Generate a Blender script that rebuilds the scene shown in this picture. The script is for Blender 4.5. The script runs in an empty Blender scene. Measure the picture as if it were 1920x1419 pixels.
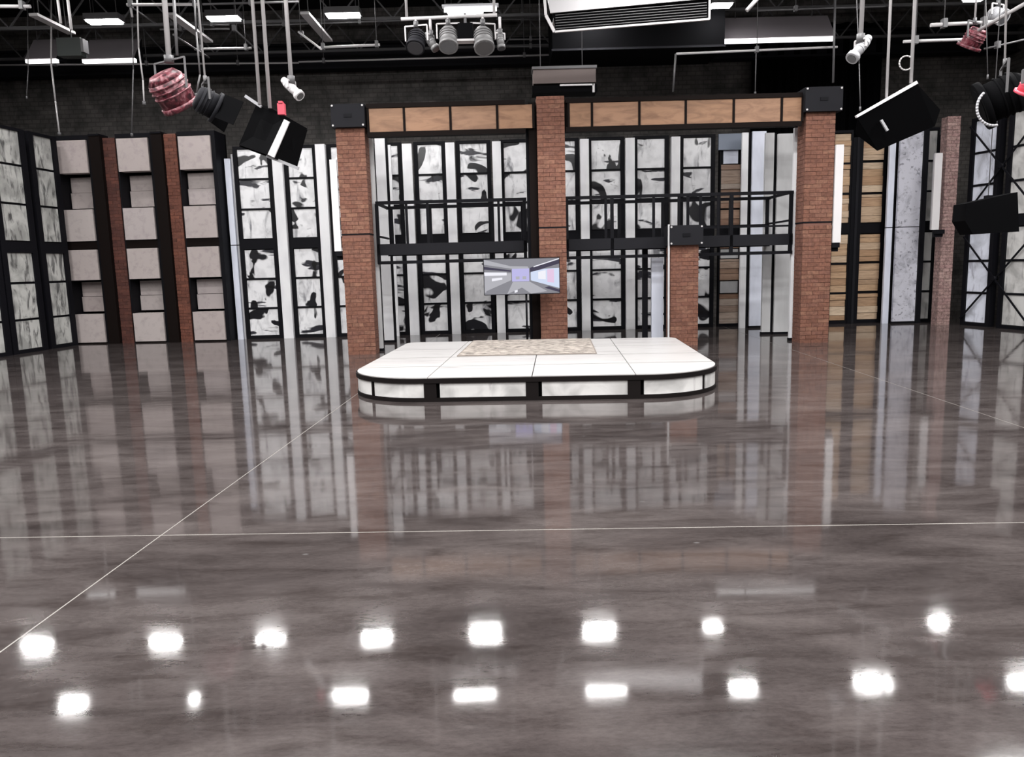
import bpy, bmesh, math, random
from mathutils import Vector, Matrix
random.seed(7)
SC = bpy.context.scene
COL = SC.collection

# ------------------------------------------------------------------ camera
FOC, IW, IH, EYE = 1440.0, 1920.0, 1419.0, 1.6
TH, RO = math.radians(8.42), math.radians(1.5)
FW = Vector((0, math.cos(TH), -math.sin(TH)))
UP0 = Vector((0, math.sin(TH), math.cos(TH)))
RT = Vector((1, 0, 0)) * math.cos(RO) - UP0 * math.sin(RO)
UPV = UP0 * math.cos(RO) + Vector((1, 0, 0)) * math.sin(RO)
cam = bpy.data.cameras.new('camera')
cam.sensor_fit = 'HORIZONTAL'; cam.sensor_width = 36.0
cam.lens = 36.0 * FOC / IW
cam.clip_start = 0.05; cam.clip_end = 200
camo = bpy.data.objects.new('camera', cam)
m = Matrix((RT, UPV, -FW)).transposed().to_4x4()
m.translation = Vector((0, 0, EYE))
camo.matrix_world = m
COL.objects.link(camo)
SC.camera = camo

# ------------------------------------------------------------------ world, view, big lights
w = bpy.data.worlds.new('world'); SC.world = w; w.use_nodes = True
w.node_tree.nodes['Background'].inputs[0].default_value = (0.5, 0.5, 0.55, 1)
w.node_tree.nodes['Background'].inputs[1].default_value = 0.015
SC.view_settings.view_transform = 'Standard'
SC.view_settings.look = 'None'
SC.view_settings.exposure = 0.0
SC.view_settings.gamma = 1.0
SC.view_settings.use_curve_mapping = False

ROOF_LIGHT_Z = 6.65
FIXTURE_EMIT = 90.0
def area(x, y, z, sx, sy, watts, rot=(0, 0, 0), col=(1, 0.985, 0.97)):
    l = bpy.data.lights.new('studio_light', 'AREA'); l.shape = 'RECTANGLE'
    l.size = sx; l.size_y = sy; l.energy = watts; l.color = col
    o = bpy.data.objects.new('studio_light', l); o.location = (x, y, z); o.rotation_euler = rot
    COL.objects.link(o); return o
for yy in (11.0, 8.0, 5.0, 2.0, -1.0):          # the rows of ceiling lights nearer than the photo's top edge
    for xx in (-8.5, -3.0, 3.0, 8.5):
        area(xx, yy, 6.6, 2.6, 0.5, 270)

# ------------------------------------------------------------------ pixel helpers (photo frame 1920x1419)
def ray(px, py):
    return FW + RT * ((px - IW / 2) / FOC) - UPV * ((py - IH / 2) / FOC)
def at(px, py, Y):
    d = ray(px, py); return Vector((0, 0, EYE)) + d * (Y / d.y)

# ------------------------------------------------------------------ materials
def new_mat(name):
    mt = bpy.data.materials.new(name); mt.use_nodes = True
    nt = mt.node_tree; return mt, nt, nt.nodes['Principled BSDF']
def N(nt, t, **kw):
    n = nt.nodes.new(t)
    for k, v in kw.items():
        if k.startswith('i_'): n.inputs[k[2:].replace('_', ' ')].default_value = v
        else: setattr(n, k, v)
    return n
def L(nt, a, b): nt.links.new(a, b)
def plain(name, col, rough=0.5, metal=0.0, spec=0.5):
    mt, nt, b = new_mat(name)
    b.inputs['Base Color'].default_value = (*col, 1); b.inputs['Roughness'].default_value = rough
    b.inputs['Metallic'].default_value = metal; b.inputs['Specular IOR Level'].default_value = spec
    return mt
def glow(name, col, s):
    mt, nt, b = new_mat(name)
    b.inputs['Base Color'].default_value = (0.8, 0.8, 0.8, 1)
    b.inputs['Emission Color'].default_value = (*col, 1); b.inputs['Emission Strength'].default_value = s
    return mt
def coords(nt, scale=(1, 1, 1), rnd=60.0, rot=(0, 0, 0)):
    """object coordinates, shifted by a random amount for every object"""
    tc = N(nt, 'ShaderNodeTexCoord'); oi = N(nt, 'ShaderNodeObjectInfo')
    mul = N(nt, 'ShaderNodeMath', operation='MULTIPLY'); mul.inputs[1].default_value = rnd
    L(nt, oi.outputs['Random'], mul.inputs[0])
    add = N(nt, 'ShaderNodeVectorMath', operation='ADD')
    L(nt, tc.outputs['Object'], add.inputs[0]); L(nt, mul.outputs[0], add.inputs[1])
    mp = N(nt, 'ShaderNodeMapping'); mp.inputs['Scale'].default_value = scale; mp.inputs['Rotation'].default_value = rot
    L(nt, add.outputs[0], mp.inputs['Vector'])
    return mp.outputs['Vector'], oi
def ramp(nt, src, stops):
    r = N(nt, 'ShaderNodeValToRGB')
    e = r.color_ramp.elements
    while len(e) < len(stops): e.new(0.5)
    for k, (p, c) in enumerate(stops):
        e[k].position = p; e[k].color = (*c, 1) if len(c) == 3 else c
    L(nt, src, r.inputs['Fac']); return r.outputs['Color']
def noise(nt, vec, scale, detail=4, dist=0.0, rough=0.5):
    n = N(nt, 'ShaderNodeTexNoise'); n.inputs['Scale'].default_value = scale
    n.inputs['Detail'].default_value = detail; n.inputs['Distortion'].default_value = dist
    n.inputs['Roughness'].default_value = rough
    L(nt, vec, n.inputs['Vector']); return n.outputs['Fac']
def mix(nt, fac, a, b, mode='MIX'):
    mx = N(nt, 'ShaderNodeMix', data_type='RGBA', blend_type=mode)
    for s, v in ((mx.inputs[0], fac), (mx.inputs[6], a), (mx.inputs[7], b)):
        if isinstance(v, (int, float)): s.default_value = v
        elif isinstance(v, tuple): s.default_value = (*v, 1)
        else: L(nt, v, s)
    return mx.outputs[2]
def bump(nt, b, src, strength=0.3, dist=0.01):
    bp = N(nt, 'ShaderNodeBump'); bp.inputs['Strength'].default_value = strength; bp.inputs['Distance'].default_value = dist
    L(nt, src, bp.inputs['Height']); L(nt, bp.outputs[0], b.inputs['Normal'])

M = {}
M['black'] = plain('black_painted_metal', (0.004, 0.004, 0.006), 0.6, spec=0.12)
M['blackmatte'] = plain('matte_black', (0.003, 0.003, 0.0035), 0.8, spec=0.03)
M['charcoal'] = plain('charcoal_paint', (0.012, 0.012, 0.015), 0.75, spec=0.15)
M['darkwood'] = plain('dark_brown_frame', (0.0055, 0.003, 0.0025), 0.7, spec=0.1)
M['steel'] = plain('pale_grey_pipe', (0.46, 0.445, 0.45), 0.5)
M['dimsteel'] = plain('dim_grey_pipe', (0.09, 0.088, 0.092), 0.5)
M['whitepaint'] = plain('white_paint', (0.66, 0.64, 0.65), 0.45)
M['greypaint'] = plain('grey_paint', (0.36, 0.36, 0.38), 0.5)
M['red'] = plain('red_can_paint', (0.16, 0.022, 0.03), 0.45)
M['redbright'] = plain('bright_red_plastic', (0.65, 0.08, 0.12), 0.4)
M['lens'] = plain('lens_glass', (0.06, 0.06, 0.065), 0.15)
M['lampgrey'] = plain('scuffed_lamp_grey', (0.15, 0.148, 0.15), 0.45)
M['tube'] = glow('lit_tube', (1, 0.98, 0.97), FIXTURE_EMIT)
M['tubesoft'] = glow('lit_strip', (1, 0.98, 0.98), 2.6)
M['duct'] = plain('galvanised_duct', (0.42, 0.41, 0.42), 0.4, 0.3)
M['plywood'] = plain('brown_box_cover', (0.11, 0.085, 0.08), 0.7)

# white pilaster paint with faint soiling
def white_mat(name, base, dirt, amount=0.5):
    mt, nt, b = new_mat(name)
    v, oi = coords(nt, (1.5, 1.5, 0.5))
    n = noise(nt, v, 2.5, 6)
    L(nt, ramp(nt, n, [(0.35, dirt), (0.35 + amount * 0.5, base)]), b.inputs['Base Color'])
    b.inputs['Roughness'].default_value = 0.5
    return mt
M['white'] = white_mat('white_flat_paint', (0.82, 0.82, 0.84), (0.72, 0.72, 0.75))
M['coolwhite'] = white_mat('cool_white_flat_paint', (0.74, 0.77, 0.88), (0.62, 0.65, 0.75))
M['greywhite'] = white_mat('plaster_white', (0.56, 0.56, 0.57), (0.47, 0.47, 0.48))
M['lavender'] = plain('lavender_grey_paint', (0.40, 0.37, 0.45), 0.5)

# speckled grunge white
def grunge():
    mt, nt, b = new_mat('distressed_white_panel')
    v, oi = coords(nt, (1, 1, 1))
    a = noise(nt, v, 3.0, 8, 0.6, 0.65); s = noise(nt, v, 13.0, 5, 0.4)
    base = ramp(nt, a, [(0.36, (0.34, 0.34, 0.39)), (0.52, (0.58, 0.58, 0.65))])
    sp = ramp(nt, s, [(0.34, (0.12, 0.12, 0.15)), (0.42, (1, 1, 1))])
    L(nt, mix(nt, 0.6, base, sp, 'MULTIPLY'), b.inputs['Base Color'])
    return mt
M['grunge'] = grunge()

# marble with diagonal grey brush marks
def marble(name, light, dark, rot, lo=0.36, hi=0.5):
    mt, nt, b = new_mat(name)
    v, oi = coords(nt, (6.0, 6.0, 1.6), rot=(0, rot, 0))
    n1 = noise(nt, v, 1.3, 7, 0.7, 0.6)
    v2, _ = coords(nt, (1, 1, 1), rnd=31.0)
    n2 = noise(nt, v2, 2.2, 4, 0.5)
    c1 = ramp(nt, n1, [(lo, dark), (hi, light)])
    c2 = ramp(nt, n2, [(0.38, (0.5, 0.5, 0.5)), (0.55, (1, 1, 1))])
    L(nt, mix(nt, 0.75, c1, c2, 'MULTIPLY'), b.inputs['Base Color'])
    b.inputs['Roughness'].default_value = 0.35
    return mt
M['marble'] = marble('grey_streaked_marble', (0.52, 0.52, 0.50), (0.11, 0.11, 0.11), 0.5)
M['marblecool'] = marble('cool_streaked_marble', (0.72, 0.75, 0.85), (0.42, 0.43, 0.50), -0.4, 0.32, 0.44)
M['marblewarm'] = marble('warm_streaked_marble', (0.60, 0.59, 0.58), (0.36, 0.35, 0.35), -0.4, 0.32, 0.46)

# black and white abstract print
def art():
    mt, nt, b = new_mat('black_and_white_abstract_print')
    v, oi = coords(nt, (1.0, 1.0, 1.0), rnd=90.0)
    blob = noise(nt, v, 1.55, 2.5, 0.9, 0.42)
    v2, _ = coords(nt, (1.0, 1.0, 3.4), rnd=47.0, rot=(0, 0.9, 0))
    stroke = noise(nt, v2, 1.5, 3.0, 0.5, 0.42)
    v3, _ = coords(nt, (3.6, 1.0, 1.0), rnd=23.0, rot=(0, -0.45, 0))
    s3 = noise(nt, v3, 1.5, 5.0, 0.8, 0.55)
    c1 = ramp(nt, blob, [(0.385, (0.008, 0.008, 0.012)), (0.408, (1, 1, 1))])
    c2 = ramp(nt, stroke, [(0.34, (0.03, 0.03, 0.04)), (0.38, (1, 1, 1))])
    c3 = ramp(nt, s3, [(0.30, (0.20, 0.20, 0.22)), (0.37, (0.66, 0.66, 0.67)), (0.45, (1, 1, 1))])
    grey = ramp(nt, noise(nt, v, 5.0, 6.0), [(0.35, (0.68, 0.68, 0.70)), (0.55, (0.83, 0.83, 0.85))])
    c = mix(nt, 1.0, grey, c1, 'MULTIPLY'); c = mix(nt, 1.0, c, c2, 'MULTIPLY'); c = mix(nt, 0.9, c, c3, 'MULTIPLY')
    L(nt, c, b.inputs['Base Color']); b.inputs['Roughness'].default_value = 0.3
    return mt
M['art'] = art()

# red brick: every brick object gets its own shade
def brick(name, cols, mott=0.55):
    mt, nt, b = new_mat(name)
    v, oi = coords(nt, (1, 1, 1))
    base = ramp(nt, oi.outputs['Random'], [(0.0, cols[0]), (0.35, cols[1]), (0.7, cols[2]), (1.0, cols[3])])
    n = noise(nt, v, 17.0, 5, 0.3, 0.72)
    sp = ramp(nt, n, [(0.36, (mott, mott * 0.95, mott * 0.95)), (0.58, (1, 1, 1))])
    L(nt, mix(nt, 1.0, base, sp, 'MULTIPLY'), b.inputs['Base Color'])
    b.inputs['Roughness'].default_value = 0.85; bump(nt, b, n, 0.5, 0.006)
    return mt
M['brick'] = brick('red_brick', [(0.168, 0.070, 0.045), (0.210, 0.090, 0.058), (0.192, 0.084, 0.058), (0.245, 0.118, 0.076)])
M['brickshade'] = brick('shadow_darkened_red_brick', [(0.065, 0.020, 0.015), (0.085, 0.026, 0.019), (0.10, 0.034, 0.024), (0.12, 0.038, 0.026)])  # darker copy of the red brick: the first strip's shadow put into the colour
M['brickmid'] = brick('mid_red_brick', [(0.11, 0.036, 0.022), (0.14, 0.046, 0.028), (0.16, 0.056, 0.036), (0.19, 0.064, 0.038)])
M['brickpale'] = brick('faded_pink_brick', [(0.34, 0.22, 0.20), (0.38, 0.25, 0.23), (0.33, 0.20, 0.19), (0.42, 0.29, 0.26)], 0.4)
M['mortar'] = plain('brown_mortar', (0.165, 0.075, 0.056), 0.9)
M['mortarpale'] = plain('pale_mortar', (0.22, 0.15, 0.14), 0.9)

def wood(name, cols, sc=(1.2, 1.2, 14.0)):
    mt, nt, b = new_mat(name)
    v, oi = coords(nt, sc)
    base = ramp(nt, oi.outputs['Random'], [(0.0, cols[0]), (0.4, cols[1]), (0.75, cols[2]), (1.0, cols[3])])
    n = noise(nt, v, 2.2, 6, 1.0, 0.6)
    sp = ramp(nt, n, [(0.32, (0.55, 0.5, 0.48)), (0.6, (1, 1, 1))])
    L(nt, mix(nt, 0.8, base, sp, 'MULTIPLY'), b.inputs['Base Color'])
    b.inputs['Roughness'].default_value = 0.6
    return mt
M['plank'] = wood('pale_rough_planks', [(0.62, 0.42, 0.26), (0.50, 0.31, 0.18), (0.74, 0.58, 0.42), (0.40, 0.23, 0.12)])
M['planktan'] = wood('reddish_tan_planks', [(0.32, 0.19, 0.13), (0.42, 0.28, 0.20), (0.50, 0.42, 0.36), (0.25, 0.13, 0.08)])
M['fascia'] = wood('tan_veneer', [(0.29, 0.155, 0.085), (0.31, 0.17, 0.10), (0.28, 0.15, 0.082), (0.30, 0.17, 0.105)], (1.0, 1.0, 4.0))

def block_mat():
    mt, nt, b = new_mat('pinkish_plaster_block')
    v, oi = coords(nt)
    base = ramp(nt, oi.outputs['Random'], [(0.0, (0.41, 0.35, 0.34)), (0.5, (0.44, 0.39, 0.38)), (1.0, (0.42, 0.37, 0.37))])
    n = noise(nt, v, 7.0, 7, 0.2, 0.65)
    L(nt, mix(nt, 0.6, base, ramp(nt, n, [(0.33, (0.72, 0.71, 0.72)), (0.5, (1, 1, 1))]), 'MULTIPLY'), b.inputs['Base Color'])
    b.inputs['Roughness'].default_value = 0.8; bump(nt, b, n, 0.2, 0.004)
    return mt
M['block'] = block_mat()

def stage_top():
    mt, nt, b = new_mat('white_stage_laminate')
    v, oi = coords(nt, (0.7, 6.0, 1.0))
    n = noise(nt, v, 1.5, 6, 0.8, 0.6)
    L(nt, ramp(nt, n, [(0.30, (0.29, 0.275, 0.275)), (0.42, (0.425, 0.41, 0.41)), (0.6, (0.46, 0.45, 0.445))]), b.inputs['Base Color'])
    b.inputs['Roughness'].default_value = 0.35
    return mt
M['stagetop'] = stage_top()
M['stageside'] = marble('white_marble_fascia', (0.74, 0.73, 0.72), (0.55, 0.53, 0.53), 0.9, 0.28, 0.36)
M['stagetrim'] = plain('black_brown_edge_trim', (0.007, 0.005, 0.005), 0.6, spec=0.15)

def rug_mat():
    mt, nt, b = new_mat('mottled_rug')
    v, oi = coords(nt, (1.4, 1.8, 1.0), 0)
    vo = N(nt, 'ShaderNodeTexVoronoi'); vo.inputs['Scale'].default_value = 5.0; L(nt, v, vo.inputs['Vector'])
    n = noise(nt, v, 6.0, 8, 0.4, 0.7)
    c = ramp(nt, vo.outputs['Distance'], [(0.05, (0.40, 0.35, 0.31)), (0.35, (0.30, 0.26, 0.23)), (0.6, (0.10, 0.085, 0.075))])
    L(nt, mix(nt, 0.5, c, ramp(nt, n, [(0.40, (0.10, 0.085, 0.08)), (0.54, (0.50, 0.45, 0.40))])), b.inputs['Base Color'])
    b.inputs['Roughness'].default_value = 0.9; bump(nt, b, n, 0.4, 0.01)
    return mt
M['rug'] = rug_mat()

def concrete():
    mt, nt, b = new_mat('polished_brown_concrete')
    tc = N(nt, 'ShaderNodeTexCoord')
    def mapped(s):
        mp = N(nt, 'ShaderNodeMapping'); mp.inputs['Scale'].default_value = s
        L(nt, tc.outputs['Object'], mp.inputs['Vector']); return mp.outputs['Vector']
    big = noise(nt, mapped((0.5, 1.1, 1)), 1.6, 8, 0.6, 0.62)
    streak = noise(nt, mapped((0.9, 3.4, 1)), 1.9, 7, 0.5, 0.65)
    fine = noise(nt, mapped((3.0, 7.0, 1)), 9.0, 5, 0.2, 0.7)
    c = ramp(nt, big, [(0.30, (0.035, 0.0285, 0.0278)), (0.5, (0.058, 0.0485, 0.0472)), (0.70, (0.083, 0.0712, 0.069))])
    c = mix(nt, 0.75, c, ramp(nt, streak, [(0.34, (0.55, 0.52, 0.51)), (0.5, (0.95, 0.95, 0.95)), (0.7, (1.25, 1.25, 1.25))]), 'MULTIPLY')
    c = mix(nt, 0.45, c, ramp(nt, fine, [(0.35, (0.62, 0.62, 0.62)), (0.6, (1.1, 1.1, 1.1))]), 'MULTIPLY')
    # small pale flecks
    vo = N(nt, 'ShaderNodeTexVoronoi'); vo.inputs['Scale'].default_value = 1.3; L(nt, mapped((1, 1.7, 1)), vo.inputs['Vector'])
    c = mix(nt, ramp(nt, vo.outputs['Distance'], [(0.012, (0.5, 0.5, 0.5)), (0.03, (0, 0, 0))]), c, (0.16, 0.155, 0.155))
    L(nt, c, b.inputs['Base Color'])
    rr = N(nt, 'ShaderNodeMapRange'); rr.inputs[1].default_value = 0.3; rr.inputs[2].default_value = 0.7
    rr.inputs[3].default_value = 0.038; rr.inputs[4].default_value = 0.085
    L(nt, streak, rr.inputs[0]); L(nt, rr.outputs[0], b.inputs['Roughness'])
    b.inputs['IOR'].default_value = 1.5
    wav = noise(nt, mapped((0.8, 1.6, 1)), 1.1, 2, 0.0)
    bp = N(nt, 'ShaderNodeBump'); bp.inputs['Strength'].default_value = 0.12; bp.inputs['Distance'].default_value = 0.012
    L(nt, wav, bp.inputs['Height'])
    bp2 = N(nt, 'ShaderNodeBump'); bp2.inputs['Strength'].default_value = 0.012; bp2.inputs['Distance'].default_value = 0.002
    L(nt, fine, bp2.inputs['Height']); L(nt, bp.outputs[0], bp2.inputs['Normal'])
    L(nt, bp2.outputs[0], b.inputs['Normal'])
    return mt
M['concrete'] = concrete()
M['joint'] = plain('pale_joint_filler', (0.22, 0.205, 0.19), 0.35)

def studio_wall():
    mt, nt, b = new_mat('dark_painted_block_wall')
    tc = N(nt, 'ShaderNodeTexCoord'); mp = N(nt, 'ShaderNodeMapping'); mp.inputs['Rotation'].default_value = (math.pi / 2, 0, 0)
    L(nt, tc.outputs['Object'], mp.inputs['Vector'])
    br = N(nt, 'ShaderNodeTexBrick'); L(nt, mp.outputs[0], br.inputs['Vector'])
    br.inputs['Scale'].default_value = 2.2
    br.inputs['Color1'].default_value = (0.13, 0.122, 0.116, 1); br.inputs['Color2'].default_value = (0.095, 0.092, 0.088, 1)
    br.inputs['Mortar'].default_value = (0.078, 0.074, 0.07, 1); br.inputs['Mortar Size'].default_value = 0.03
    n = noise(nt, tc.outputs['Object'], 1.5, 7, 0.5, 0.65)
    L(nt, mix(nt, 0.85, br.outputs['Color'], ramp(nt, n, [(0.35, (0.3, 0.3, 0.3)), (0.62, (1.2, 1.15, 1.15))]), 'MULTIPLY'), b.inputs['Base Color'])
    b.inputs['Roughness'].default_value = 0.75; bump(nt, b, br.outputs['Fac'], 0.4, 0.02)
    return mt
M['studiowall'] = studio_wall()
M['ceilblack'] = plain('black_ceiling', (0.010, 0.010, 0.011), 0.9, spec=0.1)

# ------------------------------------------------------------------ mesh helpers
def box(bm, x0, x1, y0, y1, z0, z1):
    v = [bm.verts.new(p) for p in ((x0, y0, z0), (x1, y0, z0), (x1, y1, z0), (x0, y1, z0), (x0, y0, z1), (x1, y0, z1), (x1, y1, z1), (x0, y1, z1))]
    for f in ((0, 3, 2, 1), (4, 5, 6, 7), (0, 1, 5, 4), (1, 2, 6, 5), (2, 3, 7, 6), (3, 0, 4, 7)):
        bm.faces.new([v[i] for i in f])
def tube(bm, a, b, r, r2=None, seg=8, caps=True):
    a = Vector(a); b = Vector(b); d = (b - a).normalized(); r2 = r if r2 is None else r2
    u = d.orthogonal().normalized(); v = d.cross(u)
    A = []; Bv = []
    for i in range(seg):
        t = 2 * math.pi * i / seg; c = u * math.cos(t) + v * math.sin(t)
        A.append(bm.verts.new(a + c * r)); Bv.append(bm.verts.new(b + c * r2))
    for i in range(seg):
        j = (i + 1) % seg
        f = bm.faces.new((A[i], A[j], Bv[j], Bv[i])); f.smooth = True
    if caps: bm.faces.new(A[::-1]); bm.faces.new(Bv)
def beam(bm, a, b, wx, wz):
    """box bar from a to b"""
    a = Vector(a); b = Vector(b); d = (b - a).normalized()
    up = Vector((0, 0, 1)) if abs(d.z) < 0.95 else Vector((0, 1, 0))
    s = d.cross(up).normalized(); t = s.cross(d)
    vs = []
    for p in (a, b):
        for (i, j) in ((-1, -1), (1, -1), (1, 1), (-1, 1)):
            vs.append(bm.verts.new(p + s * (i * wx / 2) + t * (j * wz / 2)))
    for f in ((0, 3, 2, 1), (4, 5, 6, 7), (0, 1, 5, 4), (1, 2, 6, 5), (2, 3, 7, 6), (3, 0, 4, 7)):
        bm.faces.new([vs[i] for i in f])
def slab(bm, pts, th):
    """flat quad given by its corners, with real thickness"""
    pts = [Vector(p) for p in pts]
    n = (pts[1] - pts[0]).cross(pts[2] - pts[0]).normalized() * th / 2
    A = [bm.verts.new(p + n) for p in pts]; Bv = [bm.verts.new(p - n) for p in pts]
    k = len(pts)
    bm.faces.new(A); bm.faces.new(Bv[::-1])
    for i in range(k): bm.faces.new((A[i], Bv[i], Bv[(i + 1) % k], A[(i + 1) % k]))
def ring(bm, c, r, rt, axis='y', seg=16, arc=(0, 2 * math.pi), ux=None, uz=None):
    c = Vector(c); ux = ux or Vector((1, 0, 0)); uz = uz or Vector((0, 0, 1)); pr = None
    for i in range(seg + 1):
        t = arc[0] + (arc[1] - arc[0]) * i / seg
        p = c + ux * (r * math.cos(t)) + uz * (r * math.sin(t))
        if pr is not None: tube(bm, pr, p, rt, seg=6)
        pr = p
def mesh(name, bm):
    bmesh.ops.recalc_face_normals(bm, faces=bm.faces)
    me = bpy.data.meshes.new(name); bm.to_mesh(me); bm.free(); return me
def link(name, me, mat=None, parent=None, loc=(0, 0, 0), rot=(0, 0, 0)):
    if mat is not None and len(me.materials) == 0: me.materials.append(mat)
    o = bpy.data.objects.new(name, me); COL.objects.link(o); o.location = loc; o.rotation_euler = rot
    if parent is not None: o.parent = parent
    return o
def part(name, fn, mat, parent=None, loc=(0, 0, 0), rot=(0, 0, 0), label=None, kind=None):
    bm = bmesh.new(); fn(bm); o = link(name, mesh(name, bm), mat, parent, loc, rot)
    if label: o['label'] = label
    if kind: o['kind'] = kind
    return o
def thing(name, label, cat, loc=(0, 0, 0), rz=0.0, group=None):
    o = bpy.data.objects.new(name, None); COL.objects.link(o); o.empty_display_size = 0.1
    o.location = loc; o.rotation_euler = (0, 0, rz); o['label'] = label; o['category'] = cat
    if group: o['group'] = group
    return o
def tag(o, label, cat, group=None):
    o['label'] = label; o['category'] = cat
    if group: o['group'] = group
    return o
CACHE = {}
def cbox(name, mat, parent, x0, x1, y0, y1, z0, z1, label=None):
    """box part with its origin at its corner, sharing mesh data between equal sizes"""
    key = (name, mat.name, round(x1 - x0, 3), round(y1 - y0, 3), round(z1 - z0, 3))
    if key not in CACHE:
        bm = bmesh.new(); box(bm, 0, x1 - x0, 0, y1 - y0, 0, z1 - z0)
        if min(x1 - x0, y1 - y0, z1 - z0) > 0.02:
            pass
        me = mesh(name, bm); me.materials.append(mat); CACHE[key] = me
    o = link(name, CACHE[key], None, parent, (x0, y0, z0))
    if label: o['label'] = label
    return o

# ------------------------------------------------------------------ the room
def structure(name, fn, mat, loc=(0, 0, 0)):
    o = part(name, fn, mat, None, loc); o['kind'] = 'structure'; return o
XW, YB, YF, ZC = 13.5, 21.5, -5.0, 8.4
fl = structure('floor', lambda bm: box(bm, -XW - 1, XW + 1, YF - 1, YB + 1, -0.2, -0.0012), M['joint'])
ca, sa = math.cos(math.radians(-1.9)), math.sin(math.radians(-1.9))
def floor_slabs():
    xs = [-18, -9.0, -2.2, 4.6, 11.4, 18]; ys = [-6.5, -2.3, 4.5, 24]
    g = 0.010; gy = 0.014
    for i in range(len(xs) - 1):
        for j in range(len(ys) - 1):
            def f(bm, i=i, j=j):
                q = []
                gx0 = 0.001 if i in (1, 4) else g; gx1 = 0.001 if i in (0, 3) else g
                for (u, v) in ((xs[i] + gx0 / 2, ys[j] + gy / 2), (xs[i + 1] - gx1 / 2, ys[j] + gy / 2), (xs[i + 1] - gx1 / 2, ys[j + 1] - gy / 2), (xs[i] + gx0 / 2, ys[j + 1] - gy / 2)):
                    x = u * ca - (v - 4.5) * sa; y = 4.5 + u * sa + (v - 4.5) * ca
                    q.append((max(-XW - 0.9, min(XW + 0.9, x)), max(YF - 0.9, min(YB + 0.9, y))))
                A = [bm.verts.new((*p, 0)) for p in q]; Bv = [bm.verts.new((*p, -0.0012)) for p in q]
                bm.faces.new(A)
                for k in range(4): bm.faces.new((A[k], Bv[k], Bv[(k + 1) % 4], A[(k + 1) % 4]))
            part('concrete_slab', f, M['concrete'], fl)
floor_slabs()
structure('wall_back', lambda bm: box(bm, -XW, XW, YB, YB + 0.3, 0, ZC), M['studiowall'])
structure('wall_left', lambda bm: box(bm, -XW - 0.3, -XW, YF, YB, 0, ZC), M['studiowall'])
structure('wall_right', lambda bm: box(bm, XW, XW + 0.3, YF, YB, 0, ZC), M['studiowall'])
structure('wall_front', lambda bm: box(bm, -XW, XW, YF - 0.3, YF, 0, ZC), M['studiowall'])
structure('ceiling', lambda bm: box(bm, -XW - 0.3, XW + 0.3, YF - 0.3, YB + 0.3, ZC, ZC + 0.2), M['ceilblack'])

# black masking drape and soffit above the set, in front of the back wall
def drape(bm):
    n = 40; x0, x1 = 6.5, 9.9; pr = None
    for i in range(n + 1):
        x = x0 + (x1 - x0) * i / n; y = 21.1 + 0.09 * math.sin(i * 1.25)
        a = bm.verts.new((x, y, 0.03)); b = bm.verts.new((x, y, 7.6)); c = bm.verts.new((x, y + 0.02, 0.03)); d = bm.verts.new((x, y + 0.02, 7.6))
        if pr:
            bm.faces.new((pr[0], a, b, pr[1])); bm.faces.new((pr[2], pr[3], d, c)); bm.faces.new((pr[1], b, d, pr[3]))
        pr = (a, b, c, d)
tag(part('masking_drape', drape, M['blackmatte']), 'black masking drape hanging on the rear wall behind the set top', 'drape')
tag(part('roof_beam', lambda bm: (box(bm, -13.4, 13.4, 20.9, 21.3, 6.75, 6.8), box(bm, -13.4, 13.4, 21.07, 21.13, 6.8, 7.35), box(bm, -13.4, 13.4, 20.9, 21.3, 7.35, 7.4)), M['charcoal']),
    'dark steel roof beam along the top of the rear wall', 'beam')

# ------------------------------------------------------------------ set flats
ROWS = [(0.08, 0.705), (0.75, 1.40), (1.445, 2.10), (2.37, 3.02), (3.065, 3.705), (3.75, 4.40)]
def column(P, rz, x0, x1, kind, label, name='panel_column', cat='set wall', stile=0.09, top=4.47, rows=ROWS, group=None, mat=None):
    """a tall column of six framed panels; local x runs along the wall, -y looks into the room"""
    t = thing(name, label, cat, P, rz, group)
    part('backing', lambda bm: box(bm, x0 - stile, x1 + stile, 0.03, 0.10, 0, top), M['black'], t)
    for a, b in ((x0 - stile, x0), (x1, x1 + stile)):
        cbox('stile', M['black'], t, a, b, -0.05, 0.03, 0, top)
    cbox('middle_rail', M['black'], t, x0, x1, -0.05, 0.03, 2.12, 2.35)
    cbox('top_rail', M['black'], t, x0, x1, -0.05, 0.03, top - 0.06, top)
    cbox('base_rail', M['black'], t, x0, x1, -0.05, 0.03, 0, 0.07)
    for (z0, z1) in rows:
        if kind == 'planks':
            z = z0; rnd = random.Random(int(x0 * 100) + int(z0 * 77))
            while z < z1 - 0.05:
                hgt = rnd.choice([0.12, 0.16, 0.16, 0.21]); e = min(z1, z + hgt)
                if z1 - e < 0.05: e = z1
                cbox('plank', mat or M['plank'], t, x0, x1, rnd.choice([-0.03, -0.02, -0.01, 0.0]), 0.03, z + 0.004, e - 0.004)
                z = e
        else:
            cbox('panel', mat or M[kind], t, x0 + 0.005, x1 - 0.005, -0.01, 0.03, z0, z1)
    for k in (0, 1, 3, 4):
        if k + 1 < len(rows) and rows is ROWS:
            cbox('crossbar', M['black'], t, x0, x1, -0.03, 0.03, rows[k][1], rows[k + 1][0])
    return t
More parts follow.
